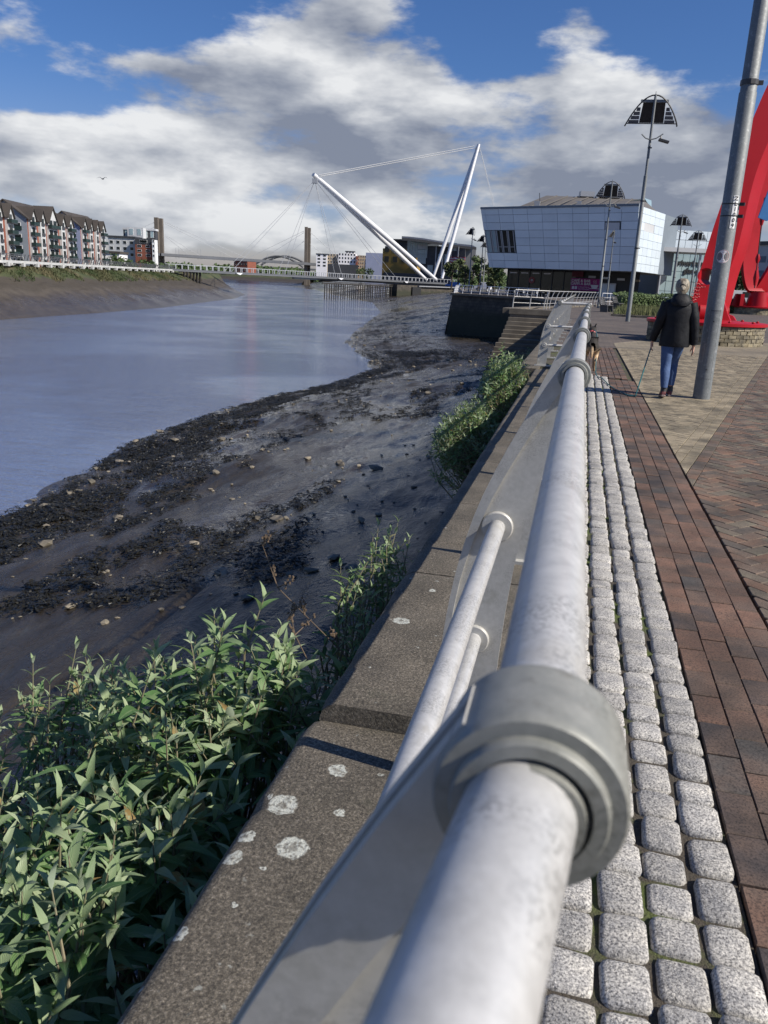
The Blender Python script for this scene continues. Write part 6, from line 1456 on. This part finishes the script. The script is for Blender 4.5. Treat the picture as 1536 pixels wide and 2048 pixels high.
# flats next to the houses
def flats(name, label, P, Q, z1, depth, mat, grid, z0=.5, cap=None, gl='glass_dark', fr='white_paint', grp=None):
    fa = Fac(P, Q); R_ = thing(name, label, 'building', fa.pt(fa.L/2, z0, -depth/2), grp); fa.part('wall', mat, R_, 0, fa.L, z0, z1, -depth, 0)
    if cap: fa.part('roof_cap', cap, R_, -.3, fa.L+.3, z1, z1+.7, -depth-.3, .3)
    for (c, r, ww, hh, za, zb) in grid:
        ww = min(ww, .52*fa.L/c); hh = min(hh, .56*(zb-za)/max(1, r-1)) if r > 1 else hh
        for i in range(c):
            for j in range(r):
                u = fa.L*(i+.5)/c; z = za+(zb-za)*(j/max(1, r-1)); fa.win(R_, u-ww/2, u+ww/2, z, z+hh, .02, fr, gl, .08)
    return R_, fa
zf = lambda px, py, D: atd(px, py, D).z
fa_, _ = flats('apartment_block', 'grey rendered flats with small square windows beside the lilac house', HP(219, 300), HP(272, 300), zf(245, 476, 300), 14, 'pale_grey', [(4, 3, 1.3, 1.7, zf(245, 512, 300), zf(245, 488, 300))], cap='charcoal')
fb_, ff = flats('apartment_block', 'red brick flats with a dark top storey next to the grey flats', HP(272, 298), HP(306, 298), zf(290, 489, 298), 3, 'red_brick', [(2, 3, 2.2, 2.2, zf(290, 513, 298), zf(290, 495, 298))])
ff.part('top_storey', 'charcoal', fb_, 0, ff.L, zf(290, 489, 298), zf(290, 477, 298), -3, .05); ff.win(fb_, 2, 4.4, zf(290, 486, 298), zf(290, 480, 298), .1); ff.win(fb_, ff.L-4.4, ff.L-2, zf(290, 486, 298), zf(290, 480, 298), .1)
flats('apartment_block', 'set-back glazed penthouse block rising above the brick flats', HP(250, 312), HP(313, 312), zf(270, 460, 312), 3, 'charcoal', [(5, 1, 3.4, 2.3, zf(270, 474, 312), zf(270, 474, 312))], cap='pale_grey', gl='glass_pale')
flats('stair_tower', 'pale flat-topped stair tower above the penthouse flats', HP(258, 308), HP(289, 308), zf(273, 455, 308), 4, 'pale_grey', [(2, 1, 4.0, 2.2, zf(270, 470, 308), zf(270, 470, 308))], gl='glass_pale')
flats('apartment_block', 'white fronted flats beside the bridge tower', HP(306, 297), HP(312, 297), zf(310, 480, 297), 3, 'white_paint', [(1, 4, .8, 1.8, zf(310, 514, 297), zf(310, 485, 297))])
flats('cottage', 'low cream cottage with a dark roof in front of the flats', HP(213, 262), HP(240, 262), zf(225, 507, 262), 8, 'off_white', [(2, 1, 1.2, 1.4, 3.0, 3.0)], cap='slate')
for px, D, r, lb in ((228, 255, 3.0, 'round dark bush by the cream cottage'), (248, 262, 2.6, 'green bush below the grey flats'), (266, 266, 2.4, 'low green bush below the brick flats'), (285, 268, 2.4, 'bush beside the boardwalk under the brick flats'), (301, 270, 2.2, 'last bush before the bridge tower')):
    tree(gz(px, D, .6), r*1.55, r, lb, 420, 'crown', .36, .05, 'bushes behind the boardwalk', 'bush')
# beyond the footbridge, right of the road bridge
flats('apartment_block', 'cream and sand coloured riverside flats with rows of windows, beyond the bridge', HP(632, 624), HP(654, 624), zf(642, 509, 624), 14, 'off_white', [(2, 4, 3.4, 1.9, zf(642, 533, 624), zf(642, 513, 624))], cap='charcoal')
flats('apartment_block', 'sandstone coloured flats between cream blocks beyond the bridge', HP(654, 626), HP(676, 626), zf(665, 508, 626), 14, 'sandstone', [(4, 4, 1.3, 1.7, zf(665, 533, 626), zf(665, 512, 626))])
flats('apartment_block', 'cream flats with a raised roof pavilion beyond the bridge', HP(676, 624), HP(711, 624), zf(693, 507, 624), 14, 'off_white', [(6, 4, 1.9, 1.9, zf(693, 533, 624), zf(693, 511, 624))])
flats('roof_pavilion', 'small pavilion with dark roof on top of the cream flats', HP(690, 625), HP(708, 625), zf(698, 504, 625), 8, 'off_white', [(3, 1, 2.0, 1.4, zf(698, 507, 625), zf(698, 507, 625))], cap='charcoal', z0=12)
flats('apartment_block', 'thin dark red end block next to the cream flats', HP(711, 622), HP(715, 622), zf(712, 512, 622), 12, 'red_brick', [(1, 3, .7, 1.6, 5, 14)])
flats('apartment_block', 'sand coloured flats with many small windows near the ochre building', HP(715, 626), HP(741, 626), zf(728, 511, 626), 14, 'sandstone', [(6, 4, 1.6, 1.6, zf(728, 535, 626), zf(728, 515, 626))])
flats('apartment_block', 'pale flats with big windows beside the ochre building', HP(741, 624), HP(762, 624), zf(751, 511, 624), 14, 'off_white', [(4, 3, 2.6, 1.8, zf(751, 533, 624), zf(751, 514, 624))])
wl2 = MB().box(atd(752, 538, 551), (14, 1.2, 20), YAW).build('blue_hoarding', MT['render_lilac'], None, loc=atd(752, 560, 551)); tag(wl2, 'plain lilac blue end wall beside the ochre building', 'wall')
pt_ = Fac(HP(655, 573), HP(716, 573)); pw_ = pt_.part('dark_wall', 'charcoal', None, 0, pt_.L, 0, zf(690, 529, 573), -1, 0); tag(pw_, 'long dark riverside wall below the cream flats', 'wall')
for px, lb in ((722, 'dark tree below the sand coloured flats'), (735, 'wide dark tree beside the lilac wall')): tree(gz(px, 536), 9, 5.5, lb, 420, 'crown', .5, .05)
# university building
UB, uf = flats('campus_building', 'ochre panelled block with big dark windows behind the bridge masts', HP(764, 500), HP(832, 493), zf(790, 497, 496), 20, 'ochre', [(4, 2, 8.5, 3.6, zf(790, 524, 496), zf(790, 504, 496)), (7, 1, 4, 4.5, 1.5, 1.5)], gl='glass_dark', fr='charcoal')
uf.part('penthouse', 'charcoal', UB, 4, uf.L-1, zf(790, 497, 496), zf(800, 481, 496), -18, -3); uf.part('canopy', 'dark_metal', UB, 5, uf.L-.5, zf(800, 481, 496), zf(800, 478, 496), -18, 0)
CB = thing('campus_building', 'dark striped campus block under a long sweeping grey roof', 'building', atd(870, 560, 467)); cf = Fac(HP(812, 473), HP(928, 461)); zt_ = zf(870, 492, 467)
cf.part('wall', 'charcoal', CB, cf.u_at(840), cf.L, 0, zt_, -22, 0); cf.part('glass_hall', 'glass_pale', CB, cf.u_at(813), cf.u_at(853), zf(830, 515, 470), zf(830, 481, 470), -20, .4)
for k in range(9): u = cf.u_at(813+k*5); cf.part('mullion', 'grey_steel', CB, u-.1, u+.1, zf(830, 515, 470), zf(830, 481, 470), .4, .6)
for j in range(4): z = zf(852, 528, 470)+j*(zf(852, 500, 470)-zf(852, 528, 470))/3; cf.part('window_band', 'glass_pale' if j != 3 else 'pale_grey', CB, cf.u_at(834), cf.u_at(851), z, z+2.8, .1, .6)
for px in (872, 885, 902, 916): u = cf.u_at(px); cf.part('column', 'grey_steel', CB, u-.25, u+.25, 0, zt_, 1.5, 2.0)
for px, j in ((860, 0), (880, 1), (893, 1), (905, 2)): u = cf.u_at(px); cf.part('window', 'glass_pale', CB, u-1.6, u+1.6, 7+6*j, 11+6*j, .02, .1)
rp_ = [(804, 475.5), (820, 476.5), (850, 480), (885, 486), (920, 491), (953, 494.5)]; V1, F1 = [], []
for px, py in rp_:
    p = atd(px, py, 461); V1 += [p, p+fh*26+Vector((0, 0, 2.2)), p+Vector((0, 0, -1.3)), p+fh*26+Vector((0, 0, 1.0))]
for i in range(len(rp_)-1): a = 4*i; F1 += [(a, a+4, a+5, a+1), (a+2, a+3, a+7, a+6), (a, a+2, a+6, a+4), (a+1, a+5, a+7, a+3)]
F1 += [(0, 1, 3, 2), tuple(len(V1)-4+i for i in (0, 2, 3, 1))]; MB().add(V1, F1).build('sweeping_roof', MT['dark_metal'], CB, True)
SR = Fac(HP(900, 458), HP(930, 452)); zs0, zs1 = zf(915, 525.5, 455), zf(915, 514, 455)
sgn = thing('building_sign', 'bright red sign with small white lettering on the campus block', 'sign', SR.pt(SR.L/2, zs0, .5)); SR.part('board', 'red', sgn, 0, SR.L, zs0, zs1, .6, 1.0)
text_mesh('University', 1.5, MT['off_white'], SR.frame(SR.L*.22, zs0+2.2, 1.05), 'lettering', sgn, .02, bold=.02); text_mesh('of South Wales', 1.35, MT['off_white'], SR.frame(SR.L*.62, zs0+2.2, 1.05), 'lettering', sgn, .02, bold=.02); text_mesh('Prifysgol', 1.35, MT['off_white'], SR.frame(SR.L*.22, zs0+.9, 1.05), 'lettering', sgn, .02, bold=.02)
ul = Fac(HP(768, 435), HP(905, 420)); pw_ = ul.part('campus_wall', 'charcoal', None, 0, ul.L, 0, zf(800, 546, 429), -1, 0); tag(pw_, 'long charcoal wall between the campus buildings and the footbridge', 'wall')
# vans and clutter beyond the quay
MT['van_blue'] = pm('van_blue', (.03, .13, .42), (.028, .12, .38), 1, .35); MT['tyre'] = MT['black']
def van(p, rz, L, label, mat):
    R_ = thing('parked_van', label, 'van', p); P3 = Vector(p); Rm = Matrix.Rotation(rz, 3, 'Z'); T = lambda x, y, z: P3+Rm @ Vector((x, y, z))
    MB().prism([(-L/2, .35), (L/2, .35), (L/2, 1.1), (L/2-.9, 1.35), (L/2-1.5, 2.3), (-L/2, 2.35)], P3, Rm @ Vector((1, 0, 0)), (0, 0, 1), Rm @ Vector((0, 1, 0)), -.95, .95).build('body', MT[mat], R_, bevel=.06)
    for sx_ in (-L/2+.9, L/2-.9):
        for sy_ in (-.85, .85): MB().lathe([(.34, -.11), (.34, .11)], T(sx_, sy_, .34), 14, Rm @ Vector((0, 1, 0))).build('wheel', MT['tyre'], R_)
    for sy_ in (-.96, .96): MB().prism([(L/2-1.0, 1.4), (L/2-1.5, 2.15), (L/2-2.3, 2.15), (L/2-2.3, 1.4)], P3+Rm @ Vector((0, sy_, 0)), Rm @ Vector((1, 0, 0)), (0, 0, 1), Rm @ Vector((0, 1, 0)), -.015, .015).build('side_window', MT['glass_dark'], R_)
q = gz(905, 385); van(q, radians(170), 6.4, 'bright blue van parked beyond the end of the footbridge', 'van_blue')
q = gz(966, 250); van(q, radians(175), 5.0, 'white van parked behind the quay railing', 'off_white')
q = gz(1480, 120); van(q, radians(10), 4.6, 'pale van parked beyond the red sculpture', 'pale_grey')
MT['chair_metal'] = pm('cafe_metal', (.25, .26, .28), (.35, .36, .38), 3, .5)
def cafe_table(p, label):
    R_ = thing('cafe_table', label, 'table', p, 'outdoor cafe tables on the terrace'); P3 = Vector(p)
    MB().lathe([(.40, .72), (.40, .75)], P3, 14).build('top', MT['chair_metal'], R_); MB().lathe([(.22, 0), (.22, .03), (.03, .06), (.03, .72)], P3, 10).build('pedestal', MT['chair_metal'], R_)
def cafe_chair(p, rz, label):
    R_ = thing('cafe_chair', label, 'chair', p, 'outdoor cafe chairs on the terrace'); P3 = Vector(p); Rm = Matrix.Rotation(rz, 3, 'Z'); T = lambda x, y, z: P3+Rm @ Vector((x, y, z))
    MB().box(T(0, 0, .45), (.42, .42, .03), rz).build('seat', MT['chair_metal'], R_); MB().box(T(0, .2, .70), (.42, .03, .36), rz).build('backrest', MT['chair_metal'], R_)
    for sx_ in (-.19, .19):
        for sy_ in (-.19, .19): MB().tube([T(sx_, sy_, 0), T(sx_, sy_, .45)], .015, 5).build('leg', MT['chair_metal'], R_)
for px, D in ((985, 141), (1003, 138), (1022, 140), (1040, 137), (1058, 135), (1085, 132)):
    q = Vector(gz(px, D)); cafe_table(q, 'small round metal cafe table on the quay terrace')
    for a in (0.4, 2.6): cafe_chair(q+Vector((cos(a)*.75, sin(a)*.75, 0)), a-pi/2, 'grey metal cafe chair on the quay terrace')
for px, D in ((1318, 140), (1340, 143), (1362, 141)): cafe_table(Vector(gz(px, D)), 'small round metal table outside the glazed foyer')
# seated figures outside the foyer
MT['blue_top'] = pm('blue_top', (.03, .18, .45), (.02, .12, .35), 3, .8)
def sitter(p, rz, lb, mat):
    R_ = thing('person', lb, 'person', p); P3 = Vector(p); Rm = Matrix.Rotation(rz, 3, 'Z'); T = lambda x, y, z: Rm @ Vector((x, y, z))
    Vv = [T(0, 0, .50), T(0, -.03, .85), T(0, -.02, 1.02), T(0, 0, 1.14), T(0, .02, 1.24)]; Ee = [(0, 1), (1, 2), (2, 3), (3, 4)]; Rr = [(.14, .12), (.15, .11), .09, .055, .085]
    for sg in (-1, 1):
        i = len(Vv); Vv += [T(sg*.1, .42, .50), T(sg*.1, .45, .06), T(sg*.1, .58, .05), T(sg*.2, -.02, .98), T(sg*.24, .1, .74), T(sg*.14, .32, .72)]; Rr += [.07, .05, .04, .06, .045, .035]; Ee += [(0, i), (i, i+1), (i+1, i+2), (2, i+3), (i+3, i+4), (i+4, i+5)]
    skin('body', Vv, Ee, Rr, MT[mat], R_, 1)
    MB().lathe([(.02, .13), (.08, .11), (.1, .04), (.09, -.03)], P3+T(0, -.01, 1.26), 10).build('hair', MT['black'], R_, True)
    MB().box(P3+T(0, 0, .40), (.45, .45, .06), rz).box(P3+T(0, -.22, .65), (.45, .05, .5), rz).box(P3+T(0, 0, .2), (.1, .1, .4), rz).build('stool', MT['chair_metal'], None, loc=P3); tag(bpy.context.scene.collection.objects[-1], 'metal seat under the '+('person in bright blue' if mat == 'blue_top' else 'person in dark clothes')+' outside the foyer', 'chair')
sitter(Vector(gz(1316, 147)), radians(200), 'person in bright blue sitting outside the glazed foyer', 'blue_top'); sitter(Vector(gz(1286, 145)), radians(170), 'person in dark clothes sitting near the foyer glass', 'jacket')
# far wooded bank and skyline
for px0, px1, D, h, n, lb in ((330, 640, 930, 10, 1500, 'dark wooded far bank under the road bridge'), (-200, 335, 620, 9, 1300, 'trees behind the riverside houses'), (890, 1700, 420, 8, 1700, 'distant trees beyond the theatre')):
    V1, F1 = [], []
    for _ in range(n):
        px = random.uniform(px0, px1); dd = D+random.uniform(0, 60); hh = h*(.55+.5*float(vn(np.array([px*.05]), np.array([D*.01]))[0])); p = Vector(gz(px, dd, .5)); c = p+Vector((0, 0, random.uniform(.0, hh))); s = random.uniform(.8, 2.0)*D/700
        for _ in range(5):
            a = Vector((random.gauss(0, 1), random.gauss(0, 1), random.gauss(0, 1))).normalized(); b2 = a.orthogonal().normalized(); q = c+Vector((random.gauss(0, s), random.gauss(0, s), random.gauss(0, s*.6))); k = len(V1); V1 += [q-a*s, q+b2*s*.7, q+a*s, q-b2*s*.7]; F1.append((k, k+1, k+2, k+3))
    stuff(tag(mkobj('far_wood', mkmesh('far_wood', V1, F1, MT['crown'], fix=False)), lb, 'trees'))
flats('brick_building', 'small red brick building on the far bank under the road bridge deck', HP(468, 905), HP(495, 900), zf(480, 522, 900), 20, 'red_brick', [(5, 2, 2.0, 2.2, 5, 11)], cap='slate')
# gull
gp = atd(205, 358, 90); GU = thing('gull', 'small dark gull flying in the clouds above the houses', 'bird', gp)
skin('body', [(0, -.2, 0), (0, 0, 0), (0, .2, .02), (0, .28, .03)], [(0, 1), (1, 2), (2, 3)], [.03, .07, .05, .02], MT['charcoal'], GU, 1)
for sg in (-1, 1): MB().add([gp+Vector((0, .1, .02)), gp+Vector((sg*.35, .12, .20)), gp+Vector((sg*.7, -.05, .05)), gp+Vector((sg*.35, -.06, .18)), gp+Vector((0, -.1, .02))], [(0, 1, 3, 4), (1, 2, 3)]).build('wing', MT['charcoal'], GU)
